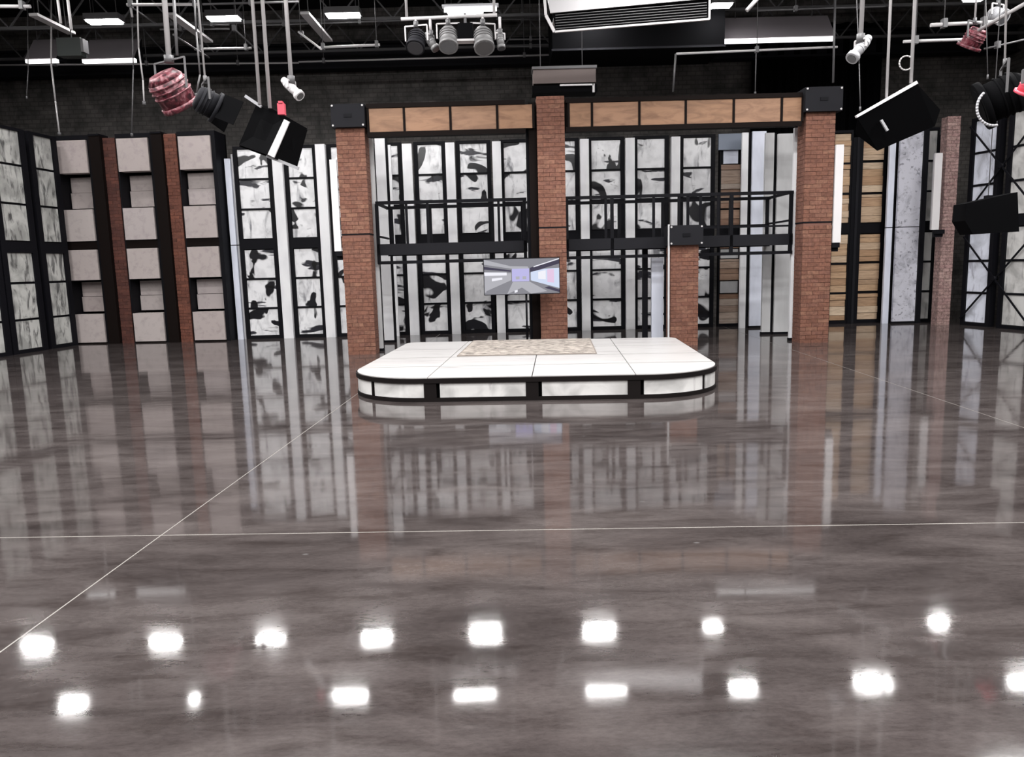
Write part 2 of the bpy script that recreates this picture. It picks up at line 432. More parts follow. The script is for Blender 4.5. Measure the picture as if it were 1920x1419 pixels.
def pilaster(P, rz, x0, x1, label, mat=None, y0=-0.16, top=4.42, name='white_pilaster', seam=True, cat='pilaster', edge=0.0):
    t = thing(name, label, cat, P, rz)
    mt = mat or M['white']
    if seam:
        cbox('lower_facing', mt, t, x0, x1, y0, 0.02, 0.0, 2.215)
        cbox('upper_facing', mt, t, x0, x1, y0, 0.02, 2.235, top)
        cbox('joint_strip', M['black'], t, x0 + 0.004, x1 - 0.004, y0 + 0.004, 0.02, 2.215, 2.235)
    else:
        cbox('facing', mt, t, x0, x1, y0, 0.02, 0.0, top)
    if cat == 'set wall': cbox('base_strip', M['black'], t, x0 - 0.012, x1 + 0.012, y0 - 0.012, 0.03, 0.0, 0.05)
    if edge: cbox('edge_strip', M['black'], t, x1, x1 + edge, y0 + 0.02, 0.02, 0.0, top)
    return t
def brickwork(P, rz, x0, x1, y0, z1, name, label, mat='brick', mortar='mortar', joint=None, y1=0.25, z0=0.0, course=0.075, bl=0.215, cat='pillar', capb=None):
    """pillar with a front of separately laid bricks; the side courses are one joined part"""
    t = thing(name, label, cat, P, rz)
    part('core', lambda bm: box(bm, x0 + 0.006, x1 - 0.006, y0 + 0.006, y1, z0, z1), M[mortar], t)
    sides = bmesh.new(); z = z0; k = 0; rnd = random.Random(int(x0 * 1000) + 5)
    while z < z1 - 0.02:
        e = min(z + course - 0.007, z1)
        if joint and z < joint < z + course:
            cbox('joint_band', M['black'], t, x0 - 0.004, x1 + 0.004, y0 - 0.004, y1, joint - 0.012, joint + 0.012)
            z = joint + 0.014; continue
        x = x0 - (bl / 2 if k % 2 else 0)
        while x < x1 - 0.01:
            a = max(x0, x); b = min(x + bl - 0.007, x1)
            if b - a > 0.03:
                pr = rnd.choice([0.0, 0.003, 0.006])
                cbox('brick', M[mat], t, round(a, 3), round(b, 3), y0 - pr, y0 + 0.05, z, e)
            x += bl
        y = y0 + 0.058 + (0.06 if k % 2 else 0)
        while y < y1 - 0.03:
            yy = min(y + bl - 0.009, y1)
            box(sides, x1 - 0.03, x1 + 0.001, y, yy, z, e); box(sides, x0 - 0.001, x0 + 0.03, y, yy, z, e)
            y += bl
        z += course; k += 1
    o = link('side_brickwork', mesh('side_brickwork', sides), M[mat], t); o['kind'] = 'stuff'
    return t

BW = 18.45        # the long rear wall of the set
# ---- abstract print columns and white pilasters, from the far left to the right
PRINTS = [(-6.25, -5.55, 'abstract print column between the grey corner strip and a white pilaster'),
          (-5.08, -4.5, 'abstract print column left of the left brick pillar, between two white pilasters'),
          (-4.07, -3.42, 'abstract print column partly hidden behind the left brick pillar'),
          (-3.05, -2.52, 'narrow-looking abstract print column beside the white return flats, left end of balcony'),
          (-2.06, -1.50, 'abstract print column, second from left inside the left opening'),
          (-1.08, -0.45, 'abstract print column, third from left inside the left opening'),
          (-0.06, 0.62, 'abstract print column just left of the centre brick pillar'),
          (0.98, 1.60, 'abstract print column just right of the centre brick pillar'),
          (1.98, 2.66, 'abstract print column, second from left inside the right opening'),
          (3.05, 3.69, 'abstract print column above and left of the short brick pillar'),
          (4.12, 4.77, 'abstract print column above and right of the short brick pillar')]
for (a, b, lab) in PRINTS:
    st = 0.09
    column((0, BW, 0), 0, a, b, 'art', 'black and white ' + lab, 'abstract_print_column', stile=st)
PILS = [(-5.41, -5.18, 'white pilaster between the two print columns nearest the block wall'),
        (-4.40, -4.18, 'white pilaster just left of the left brick pillar'),
        (-2.40, -2.18, 'white pilaster, leftmost one seen through the left opening'),
        (-1.40, -1.19, 'white pilaster, middle one seen through the left opening'),
        (-0.32, -0.12, 'white pilaster behind the hanging screen in the left opening'),
        (1.71, 1.91, 'white pilaster, first right of the centre brick pillar'),
        (2.76, 2.97, 'white pilaster, second right of the centre brick pillar'),
        (3.82, 4.02, 'white pilaster rising behind the capped short brick pillar')]
for k, (a, b, lab) in enumerate(PILS):
    pilaster((0, BW, 0), 0, a, b, lab + ', smooth paint', top=4.46 if k < 2 else 4.42, seam=False)
# corner strips at the left end of the rear wall
pilaster((0, BW, 0), 0, -6.53, -6.40, 'thin bright white corner strip beside the block wall', M['coolwhite'], -0.1, 4.2, 'corner_strip', True, 'strip')
pilaster((0, BW, 0), 0, -6.385, -6.345, 'thin grey corner strip between the white strip and the first print', M['greypaint'], -0.06, 4.3, 'corner_strip', True, 'strip')

# ---- plank column with the grey header, behind the right end of the balcony
t = column((0, BW, 0), 0, 5.00, 5.46, 'planks', 'tan plank column under a blue-grey header behind the balcony', 'plank_column', 'set wall', 0.03, 4.40,
           rows=[(0.02, 0.78), (1.10, 1.60), (1.85, 2.75), (2.78, 3.78)], mat=M['planktan'])
cbox('pale_panel', M['greywhite'], t, 5.02, 5.44, -0.02, 0.03, 0.80, 1.08, 'pale grey square panel')
cbox('pale_panel', M['greywhite'], t, 5.02, 5.44, -0.02, 0.03, 1.62, 1.83, 'pale grey square panel')
cbox('white_panel', M['coolwhite'], t, 5.06, 5.40, -0.02, 0.03, 3.80, 4.15, 'cool white panel')
cbox('header', plain('blue_grey_header', (0.20, 0.23, 0.29), 0.6), t, 4.92, 5.60, -0.12, -0.05, 4.10, 4.46, 'blue-grey header board')
# ---- staggered white return flats right of it
pilaster((0, 17.9, 0), 0, 5.32, 5.46, 'slim white return strip right of the tan plank column', M['white'], -0.05, 4.40, 'return_strip', False, 'strip', 0.05)
pilaster((0, 17.9, 0), 0, 5.55, 5.86, 'brightest white return flat tinted bluish as if lit, right of the tan plank column', M['coolwhite'], -0.05, 4.42, 'return_flat', False, 'set wall')  # a white flat; the bluish light on it is put into the paint
pilaster((0, 16.3, 0), 0, 5.32, 5.50, 'narrow white flat left of the wide plaster-white flat under the balcony end', M['greywhite'], -0.05, 4.13, 'return_flat', False, 'set wall', 0.04)
pilaster((0, 16.25, 0), 0, 5.56, 5.92, 'wide plaster-white flat near the right brick pillar', M['greywhite'], -0.05, 4.10, 'return_flat', False, 'set wall')
pilaster((0, 14.95, 0), 0, 5.42, 5.60, 'slim white flat touching the left side of the right brick pillar', M['white'], -0.05, 4.0, 'return_flat', False, 'set wall')
for (x0, x1, y, z) in ((5.3, 5.96, 16.14, 0), (5.40, 5.62, 14.84, 0)):
    pass
# ---- and left ones beside the left brick pillar
pilaster((0, 15.0, 0), 0, -2.63, -2.50, 'cream strip touching the right side of the left brick pillar', M['greywhite'], -0.05, 4.02, 'return_flat', False, 'set wall')
pilaster((0, 16.65, 0), 0, -2.74, -2.53, 'white return flat with a black edge just inside the left opening', M['white'], -0.05, 4.33, 'return_flat', False, 'set wall', 0.05)
pilaster((0, 18.2, 0), 0, -2.73, -2.64, 'thin white return strip between the white return flat and the narrow print column', M['white'], -0.05, 4.38, 'return_strip', False, 'strip', 0.0)

# ---- fluted ends of the rear wall, right part with pale planks
t = column((0, 18.55, 0), -0.02, 7.62, 8.0, 'planks', 'pale plank column half hidden behind the right brick pillar', 'plank_column', 'set wall', 0.04)
t = thing('black_wall_post', 'wide black post between the two pale plank columns', 'post', (8.15, 18.5, 0))
cbox('post_body', M['black'], t, -0.12, 0.12, -0.18, 0.05, 0, 4.3); cbox('post_rib', M['charcoal'], t, -0.03, 0.03, -0.2, -0.18, 0, 4.3)
t = column((0, 18.5, 0), 0, 8.27, 8.82, 'planks', 'wide pale plank column below the tilted black light', 'plank_column', 'set wall', 0.05, 4.3,
           rows=[(0.08, 0.70), (0.76, 1.41), (1.46, 2.10), (2.37, 3.02), (3.07, 3.75), (3.80, 4.25)])
pilaster((0, 18.15, 0), 0, 8.77, 8.91, 'slim glossy white strip left of the speckled white panel', M['coolwhite'], -0.05, 4.3, 'corner_strip', True, 'strip', 0.04)
pilaster((0, 18.05, 0), 0, 8.96, 9.48, 'tall speckled distressed white panel right of the pale planks', M['grunge'], -0.05, 4.55, 'distressed_panel', True, 'set wall')
t = thing('black_wall_post', 'black post right of the speckled white panel', 'post', (9.54, 18.1, 0))
cbox('post_body', M['black'], t, -0.055, 0.05, -0.15, 0.05, 0, 4.5)

# ---- right wall: runs towards the camera
RP = (9.9, 18.6, 0); RA = math.atan2(-2.9, 0.65)
column((0, 18.3, 0), 0, 9.64, 9.95, 'marblewarm', 'grey panel column between the speckled panel and the faded pink brick pillar', 'marble_panel_column', stile=0.03)
t = thing('black_backing_flat', 'black flat closing the gap behind the speckled white panel', 'set wall', (8.9, 18.62, 0))
cbox('flat_face', M['blackmatte'], t, 0, 1.3, 0, 0.04, 0, 4.35); cbox('flat_batten', M['black'], t, 0, 1.3, 0.04, 0.09, 2.1, 2.2)
brickwork((9.65, 17.4, 0), 0, 0, 0.28, -0.05, 4.55, 'faded_brick_pillar', 'faded pink brick pillar in front of the right marble wall', 'brickpale', 'mortarpale', y1=0.2)
column(RP, RA, 1.42, 2.00, 'marblecool', 'bluish marble panel column just right of the faded pink pillar', 'marble_panel_column', stile=0.1)
column(RP, RA, 2.40, 3.05, 'marblewarm', 'greyer marble panel column at the far right edge of view', 'marble_panel_column', stile=0.1)
column(RP, RA, 3.45, 4.15, 'marblewarm', 'marble panel column beyond the right edge, next to the last black post', 'marble_panel_column', stile=0.1)
def brace(z0, z1, lab):
    t = thing('cross_brace', lab, 'brace', RP, RA)
    part('diagonal_bar', lambda bm: beam(bm, (1.36, -0.12, z1), (3.12, -0.12, z0), 0.02, 0.035), M['black'], t)
    part('diagonal_bar', lambda bm: beam(bm, (1.36, -0.09, z0), (3.12, -0.09, z1), 0.02, 0.035), M['black'], t)
    part('centre_boss', lambda bm: tube(bm, (2.24, -0.15, (z0 + z1) / 2), (2.24, -0.05, (z0 + z1) / 2), 0.05), M['black'], t)
brace(2.45, 4.3, 'upper black X brace over the two rightmost marble columns')
brace(0.15, 1.95, 'lower black X brace over the two rightmost marble columns')

# ---- left wall of streaked marble, runs towards the camera
LP = (-10.75, 13.7, 0); LA = math.atan2(4.5, 0.55)
for (a, b, lab) in ((3.63, 4.22, 'streaked marble panel column beside the block wall'),
                    (2.50, 3.24, 'streaked marble panel column, the widest at the left edge'),
                    (1.40, 2.18, 'streaked marble panel column cut by the left picture edge'),
                    (0.30, 1.08, 'streaked marble panel column beyond the left picture edge')):
    column(LP, LA, a, b, 'marble', 'grey ' + lab, 'marble_panel_column', stile=0.14, top=4.72,
           rows=[(0.08, 0.68), (0.73, 1.46), (1.51, 2.13), (2.38, 3.12), (3.17, 3.93), (3.98, 4.66)])

# ---- wall of plaster blocks
CP = (-10.1, 18.35, 0); CA = math.atan2(-0.2, 3.5)
def block_column(x0, x1, lab, lit):
    t = thing('block_column', lab, 'set wall', CP, CA)
    lm = 0.16 if x0 < 0 else 0.04
    part('backing', lambda bm: box(bm, x0 - lm, x1 + 0.10, 0.44, 0.50, 0, 4.78), M['blackmatte'], t)
    for a, b in ((x0 - lm, x0 - 0.01), (x1 + 0.01, x1 + 0.10)):
        cbox('stile', M['black'], t, a, b, -0.12, 0.44, 0, 4.78)
    cbox('top_rail', M['black'], t, x0 - 0.01, x1 + 0.01, -0.12, 0.16, 4.69, 4.78)
    cbox('middle_rail', M['darkwood'], t, x0 - 0.01, x1 + 0.01, -0.12, 0.16, 2.22, 2.38)
    cbox('base_rail', M['darkwood'], t, x0 - 0.01, x1 + 0.01, -0.12, 0.16, 0, 0.03)
    for (z0, z1) in ((0.035, 0.70), (1.50, 2.20), (2.40, 3.12), (3.94, 4.67)):
        cbox('large_block', M['block'], t, x0, x1, -0.16, 0.10, z0, z1)
    for (z0, z1) in ((0.75, 1.45), (3.17, 3.89)):
        zm = z0 + (z1 - z0) * 0.50
        d = 0.10 if lit else 0.0
        cbox('small_block', M['block'], t, x0 + 0.01, x1 - 0.01, 0.22 - d, 0.43, z0, zm)
        cbox('small_block', M['block'], t, x0 + 0.01, x1 - 0.01, 0.26 - d, 0.43, zm + 0.01, z1)
block_column(-0.20, 0.52, 'pinkish block column next to the marble side wall', False)
block_column(1.24, 1.97, 'pinkish block column between the two narrow red brick strips', False)
block_column(2.68, 3.42, 'pinkish block column right of both narrow red brick strips', True)
brickwork(CP, CA, 0.90, 1.185, -0.12, 4.70, 'narrow_brick_strip', 'shadow-darkened narrow red brick strip between the first and second block columns', 'brickshade', y1=0.14, cat='brick strip')
brickwork(CP, CA, 2.345, 2.625, -0.14, 4.74, 'narrow_brick_strip', 'brighter red narrow brick strip between the second and third block columns', 'brickmid', y1=0.14, cat='brick strip')
for (x, a, b, lab) in ((0, 0.635, 0.89, 'black post left of the darker narrow brick strip'), (0, 2.085, 2.335, 'black post left of the brighter narrow brick strip')):
    t = thing('black_wall_post', lab, 'post', CP, CA)
    cbox('post_body', M['darkwood'], t, a, b, -0.22, 0.15, 0, 4.74)
    cbox('post_cap', M['black'], t, a, b, -0.24, 0.15, 4.74, 4.78)

# ------------------------------------------------------------------ front portal: brick pillars, fascia, balcony
PY = 14.4
def capital(x0, x1, z0, z1, lab, yd=0.46, y0=PY - 0.1):
    t = thing('pillar_capital', lab, 'capital', (x0, y0, z0))
    part('box_body', lambda bm: box(bm, 0, x1 - x0, 0, yd, 0, z1 - z0), M['charcoal'], t)
    for (cx, cz) in ((0.03, 0.03), (x1 - x0 - 0.03, 0.03), (0.03, z1 - z0 - 0.03), (x1 - x0 - 0.03, z1 - z0 - 0.03)):
        part('corner_bolt', lambda bm: tube(bm, (cx, -0.015, cz), (cx, 0.01, cz), 0.018), M['steel'], t)
    part('centre_plate', lambda bm: box(bm, (x1 - x0) / 2 - 0.07, (x1 - x0) / 2 + 0.07, -0.012, 0.0, (z1 - z0) / 2 - 0.03, (z1 - z0) / 2 + 0.03), M['black'], t)
    return t
brickwork((0, PY, 0), 0, -3.07, -2.55, 0, 4.12, 'brick_pillar', 'tall red brick pillar at the left end of the portal', joint=2.23, y1=0.4)
brickwork((0, PY, 0), 0, 0.57, 1.07, 0, 4.58, 'brick_pillar', 'tall red brick pillar at the centre behind the hanging screen', joint=2.26, y1=0.4)
brickwork((0, PY, 0), 0, 5.44, 5.97, 0, 4.18, 'brick_pillar', 'tall red brick pillar at the right end of the portal', joint=2.23, y1=0.4)
brickwork((0, PY + 0.1, 0), 0, 3.02, 3.54, 0, 1.88, 'short_brick_pillar', 'short red brick pillar under a black cap beside the stage', y1=0.4)
capital(-3.12, -2.52, 4.12, 4.52, 'dark box capital on the left brick pillar')
capital(5.38, 6.05, 4.18, 4.60, 'charcoal box capital on the right brick pillar')
capital(2.98, 3.60, 1.88, 2.24, 'charcoal box cap on the short brick pillar', 0.5, PY)
t = thing('black_sleeve', 'dark brown steel sleeve on the left side of the centre brick pillar', 'post', (0.42, PY + 0.1, 0))
cbox('sleeve_body', M['darkwood'], t, 0, 0.14, 0, 0.35, 0, 4.5); cbox('sleeve_flange', M['black'], t, -0.05, 0.0, 0.1, 0.3, 0, 4.5)

def fascia(x0, x1, cuts, lab, y0=PY + 0.02):
    t = thing('fascia_beam', lab, 'beam', (0, y0, 0))
    part('backing', lambda bm: box(bm, x0, x1, 0.03, 0.32, 3.98, 4.52), M['darkwood'], t)
    cbox('top_rail', M['darkwood'], t, x0, x1, -0.03, 0.03, 4.455, 4.53)
    cbox('bottom_rail', M['darkwood'], t, x0, x1, -0.03, 0.03, 3.95, 4.035)
    for i in range(len(cuts) - 1):
        cbox('veneer_panel', M['fascia'], t, cuts[i] + 0.022, cuts[i + 1] - 0.022, -0.005, 0.03, 4.04, 4.45)
    for c in cuts: cbox('divider', M['darkwood'], t, c - 0.02, c + 0.02, -0.02, 0.03, 4.035, 4.455)
def X(px, py=210): return at(px, py, PY).x
fascia(-2.50, 0.36, [X(689), X(757), X(844), X(932), X(1000)], 'tan panelled fascia beam left of the centre brick pillar')
fascia(1.09, 5.36, [X(1066), X(1110), X(1199), X(1286), X(1376), X(1466), X(1505)], 'tan panelled fascia beam right of the centre brick pillar')

# balcony with front and rear railing
def balcony(x0, x1, lab, posts, balus, rear):
    t = thing('balcony', lab, 'balcony', (0, 14.9, 0))
    part('deck', lambda bm: box(bm, x0, x1, 0, 1.25, 1.87, 2.0), M['black'], t)
    part('front_beam', lambda bm: box(bm, x0, x1, -0.05, 0, 1.84, 2.05), M['charcoal'], t)
    part('rear_beam', lambda bm: box(bm, x0, x1, 1.25, 1.30, 1.84, 2.05), M['charcoal'], t)
    part('under_rail', lambda bm: beam(bm, (x0, -0.02, 1.70), (x1, -0.02, 1.70), 0.05, 0.06), M['black'], t)
    part('top_rail', lambda bm: beam(bm, (x0, -0.02, 2.82), (x1, -0.02, 2.82), 0.05, 0.06), M['black'], t)
    part('rear_top_rail', lambda bm: beam(bm, (x0, 1.27, 2.82), (x1, 1.27, 2.82), 0.05, 0.06), M['black'], t)
    for p in posts: cbox('post', M['black'], t, p - 0.03, p + 0.03, -0.05, 0.01, 1.68, 2.80)
    for p in balus: cbox('baluster', M['black'], t, p - 0.024, p + 0.024, -0.045, -0.005, 2.05, 2.80)
    for p in rear: cbox('rear_post', M['black'], t, p - 0.03, p + 0.03, 1.25, 1.30, 2.05, 2.80)
    return t
t1 = balcony(-2.50, 0.36, 'black steel balcony with rails in the left opening', [-2.48, 0.32], [-1.92, -1.52, -0.17], [-2.40, -1.6, -0.32, 0.3])
t2 = balcony(1.09, 5.42, 'black steel balcony with rails in the right opening', [1.12, 1.98, 4.25, 5.38], [1.86, 2.77, 3.25, 3.42, 3.66, 4.0], [1.2, 2.3, 3.2, 4.6, 5.36])
part('end_rail', lambda bm: (beam(bm, (5.38, 0, 2.82), (5.38, 1.27, 2.82), 0.045, 0.05), beam(bm, (5.38, 0, 2.30), (5.38, 1.27, 2.30), 0.035, 0.035)), M['black'], t2)
part('low_rail', lambda bm: beam(bm, (3.6, -0.02, 2.20), (5.4, -0.02, 2.20), 0.03, 0.035), M['black'], t2)
part('rear_low_rail', lambda bm: beam(bm, (3.6, 1.27, 2.28), (5.4, 1.27, 2.28), 0.03, 0.035), M['black'], t2)
part('end_rail', lambda bm: (beam(bm, (-2.48, 0, 2.82), (-2.48, 1.27, 2.82), 0.045, 0.05), beam(bm, (-2.48, 0, 2.2), (-2.48, 1.27, 2.2), 0.035, 0.035)), M['black'], t1)
# white flat and slim post beside the short pillar
pilaster((0, 15.3, 0), 0, 2.80, 3.03, 'white flat under the balcony just left of the short brick pillar', M['coolwhite'], -0.05, 1.66, 'support_flat', False, 'set wall', 0.0)
tag(part('slim_white_post', lambda bm: box(bm, 2.955, 2.985, 14.42, 14.46, 0, 2.26), M['greywhite']), 'slim cream post at the left edge of the short brick pillar', 'post')
t = thing('balcony_column', 'slim black steel column left of the white support flat under the balcony', 'post', (2.62, 15.2, 0))
cbox('shaft', M['black'], t, 0, 0.10, 0, 0.1, 0.02, 1.84); cbox('foot_plate', M['black'], t, -0.03, 0.13, -0.03, 0.13, 0, 0.02)

# small white hanging panels with black brackets
def side_light(x0, x1, y, z0, z1, lab, bx0, bx1):
    t = thing('wall_light_panel', lab, 'light panel', (x0, y, z0))
    part('diffuser', lambda bm: box(bm, 0, x1 - x0, -0.05, 0.0, 0, z1 - z0), M['whitepaint'], t)
    part('housing', lambda bm: box(bm, 0.01, x1 - x0 - 0.01, 0.0, 0.05, 0.01, z1 - z0 - 0.01), M['greypaint'], t)
    part('lower_bracket', lambda bm: (box(bm, bx0 - x0, bx1 - x0, -0.04, 0.10, -0.09, -0.0), box(bm, bx0 - x0, bx1 - x0, 0.03, 0.10, -0.16, -0.09)), M['black'], t)
side_light(-3.21, -3.085, 14.42, 1.93, 3.57, 'tall slim white light panel on the left side of the left brick pillar', -3.19, -3.075)
side_light(5.985, 6.13, 14.42, 1.85, 3.60, 'tall slim white light panel on the right side of the right brick pillar', 5.98, 6.12)
side_light(9.28, 9.44, 17.15, 2.12, 3.75, 'tall slim white light panel beside the faded pink brick pillar', 9.38, 9.58)

# ------------------------------------------------------------------ stage
SO = Vector((0.37, 11.18, 0)); SR = math.radians(-3.5)
HW, HD, RF, RB = 2.33, 2.2, 1.0, 0.2
def outline(off=0.0):
    """front-open path: back left corner, round by the front, to the back right corner; with arclength"""
    pts = []
    hw, hd, rf, rb = HW - off, HD - off, RF - off, max(RB - off, 0.02)
    for i in range(7):
        a = math.pi / 2 + (math.pi / 2) * i / 6; pts.append((-hw + rb + rb * math.cos(a), hd - rb + rb * math.sin(a)))
    for i in range(19):
        a = math.pi + (math.pi / 2) * i / 18; pts.append((-hw + rf + rf * math.cos(a), -hd + rf + rf * math.sin(a)))
    for i in range(19):
        a = 1.5 * math.pi + (math.pi / 2) * i / 18; pts.append((hw - rf + rf * math.cos(a), -hd + rf + rf * math.sin(a)))
    for i in range(7):
        a = (math.pi / 2) * i / 6; pts.append((hw - rb + rb * math.cos(a), hd - rb + rb * math.sin(a)))
    return pts
def band(bm, t0, t1, z0, z1, o0, o1):
    """curved strip following the outline between parameters t0..t1 (0..1 of the point list), from offset o0 (outer) to o1 (inner)"""
    A = outline(o0); B_ = outline(o1); n = len(A)
    cum = [0.0]
    for i in range(1, n): cum.append(cum[-1] + math.dist(A[i], A[i - 1]))
    def at_s(P, s):
        for i in range(1, n):
            if s <= cum[i] + 1e-9:
                k = (s - cum[i - 1]) / max(1e-9, cum[i] - cum[i - 1])
                return (P[i - 1][0] + (P[i][0] - P[i - 1][0]) * k, P[i - 1][1] + (P[i][1] - P[i - 1][1]) * k)
        return P[-1]
    ss = [t0] + [c for c in cum if t0 + 1e-4 < c < t1 - 1e-4] + [t1]
    ss = [min(s, cum[-1]) for s in ss]
    pr = None; first = None
    for s in ss:
        a = at_s(A, s); b = at_s(B_, s)
        q = [bm.verts.new((*a, z0)), bm.verts.new((*a, z1)), bm.verts.new((*b, z1)), bm.verts.new((*b, z0))]
        if pr:
            for k in range(4): bm.faces.new((pr[k], pr[(k + 1) % 4], q[(k + 1) % 4], q[k]))
        else: first = q
        pr = q
    bm.faces.new(first[::-1]); bm.faces.new(pr)
def cumlen():
    A = outline(0.0); c = 0
    for i in range(1, len(A)): c += math.dist(A[i], A[i - 1])
    return c
TOT = cumlen(); MID = TOT / 2
st = thing('round_cornered_stage', 'low white stage with rounded front corners and black edging', 'stage', SO, SR)
def fill(bm, off, z0, z1):
    P = outline(off); A = [bm.verts.new((*p, z1)) for p in P]; Bv = [bm.verts.new((*p, z0)) for p in P]
    bm.faces.new(A); bm.faces.new(Bv[::-1])
    for k in range(len(P)): bm.faces.new((A[k], A[(k + 1) % len(P)], Bv[(k + 1) % len(P)], Bv[k]))
part('core', lambda bm: fill(bm, 0.06, 0.0, 0.265), M['blackmatte'], st)
part('bottom_trim', lambda bm: band(bm, 0, TOT, 0.0, 0.045, 0.0, 0.05), M['stagetrim'], st)
part('edge_trim', lambda bm: band(bm, 0, TOT, 0.226, 0.282, -0.01, 0.05), M['stagetrim'], st)
posts = [MID - 1.22, MID, MID + 1.2]
seams = [MID - 2.05, MID + 2.15, MID - 3.2, MID + 3.3, MID - 4.3, MID + 4.4]
for p in posts:
    part('fascia_block', lambda bm: band(bm, p - 0.075, p + 0.075, 0.045, 0.226, 0.0, 0.06), M['stagetrim'], st)
for p in seams:
    part('fascia_divider', lambda bm: band(bm, p - 0.014, p + 0.014, 0.045, 0.226, 0.004, 0.06), M['stagetrim'], st)
cuts = sorted([(p, 0.075) for p in posts] + [(p, 0.014) for p in seams]); s = 0.0
for (p, hwid) in cuts + [(TOT, 0.0)]:
    if p - hwid - s > 0.02:
        a, b = s, p - hwid
        part('fascia_panel', lambda bm: band(bm, a + 0.004, b - 0.004, 0.05, 0.221, 0.012, 0.06), M['stageside'], st)
    s = p + hwid
# top boards: clip a 4 x 4 grid to the outline
def inside_poly(poly, x0, x1, y0, y1):
    def clip(P, f, inter):
        out = []
        for i in range(len(P)):
            a, b = P[i - 1], P[i]
            if f(b):
                if not f(a): out.append(inter(a, b))
                out.append(b)
            elif f(a): out.append(inter(a, b))
        return out
    for ax, v, sg in ((0, x0, 1), (0, x1, -1), (1, y0, 1), (1, y1, -1)):
        def inter(a, b, ax=ax, v=v):
            k = (v - a[ax]) / (b[ax] - a[ax]); return (a[0] + (b[0] - a[0]) * k, a[1] + (b[1] - a[1]) * k)
        poly = clip(poly, lambda p, ax=ax, v=v, sg=sg: sg * (p[ax] - v) >= 0, inter)
        if not poly: return []
    return poly
gx = [-HW, -1.25, 0.0, 1.22, HW]; gy = [-HD, -1.15, -0.15, 0.95, HD]
for i in range(4):
    for j in range(4):
        poly = inside_poly(outline(0.012), gx[i] + 0.006, gx[i + 1] - 0.006, gy[j] + 0.018, gy[j + 1] - 0.018)
        def f(bm):
            A = [bm.verts.new((*p, 0.292)) for p in poly]; Bv = [bm.verts.new((*p, 0.266)) for p in poly]
            bm.faces.new(A); bm.faces.new(Bv[::-1])
            for k in range(len(poly)): bm.faces.new((A[k], A[(k + 1) % len(poly)], Bv[(k + 1) % len(poly)], Bv[k]))
        part('deck_board', f, M['stagetop'], st)
rg = thing('rug', 'mottled beige and grey rug lying on the white stage', 'rug', (0.32, 12.25, 0.293), SR)
part('pile', lambda bm: box(bm, -1.03, 0.97, -1.13, 1.08, 0, 0.014), M['rug'], rg)
part('border', lambda bm: (box(bm, -1.05, -1.03, -1.15, 1.10, 0, 0.012), box(bm, 0.97, 0.99, -1.15, 1.10, 0, 0.012), box(bm, -1.03, 0.97, -1.15, -1.13, 0, 0.012), box(bm, -1.03, 0.97, 1.08, 1.10, 0, 0.012)), plain('rug_edge', (0.2, 0.17, 0.15), 0.9), rg)

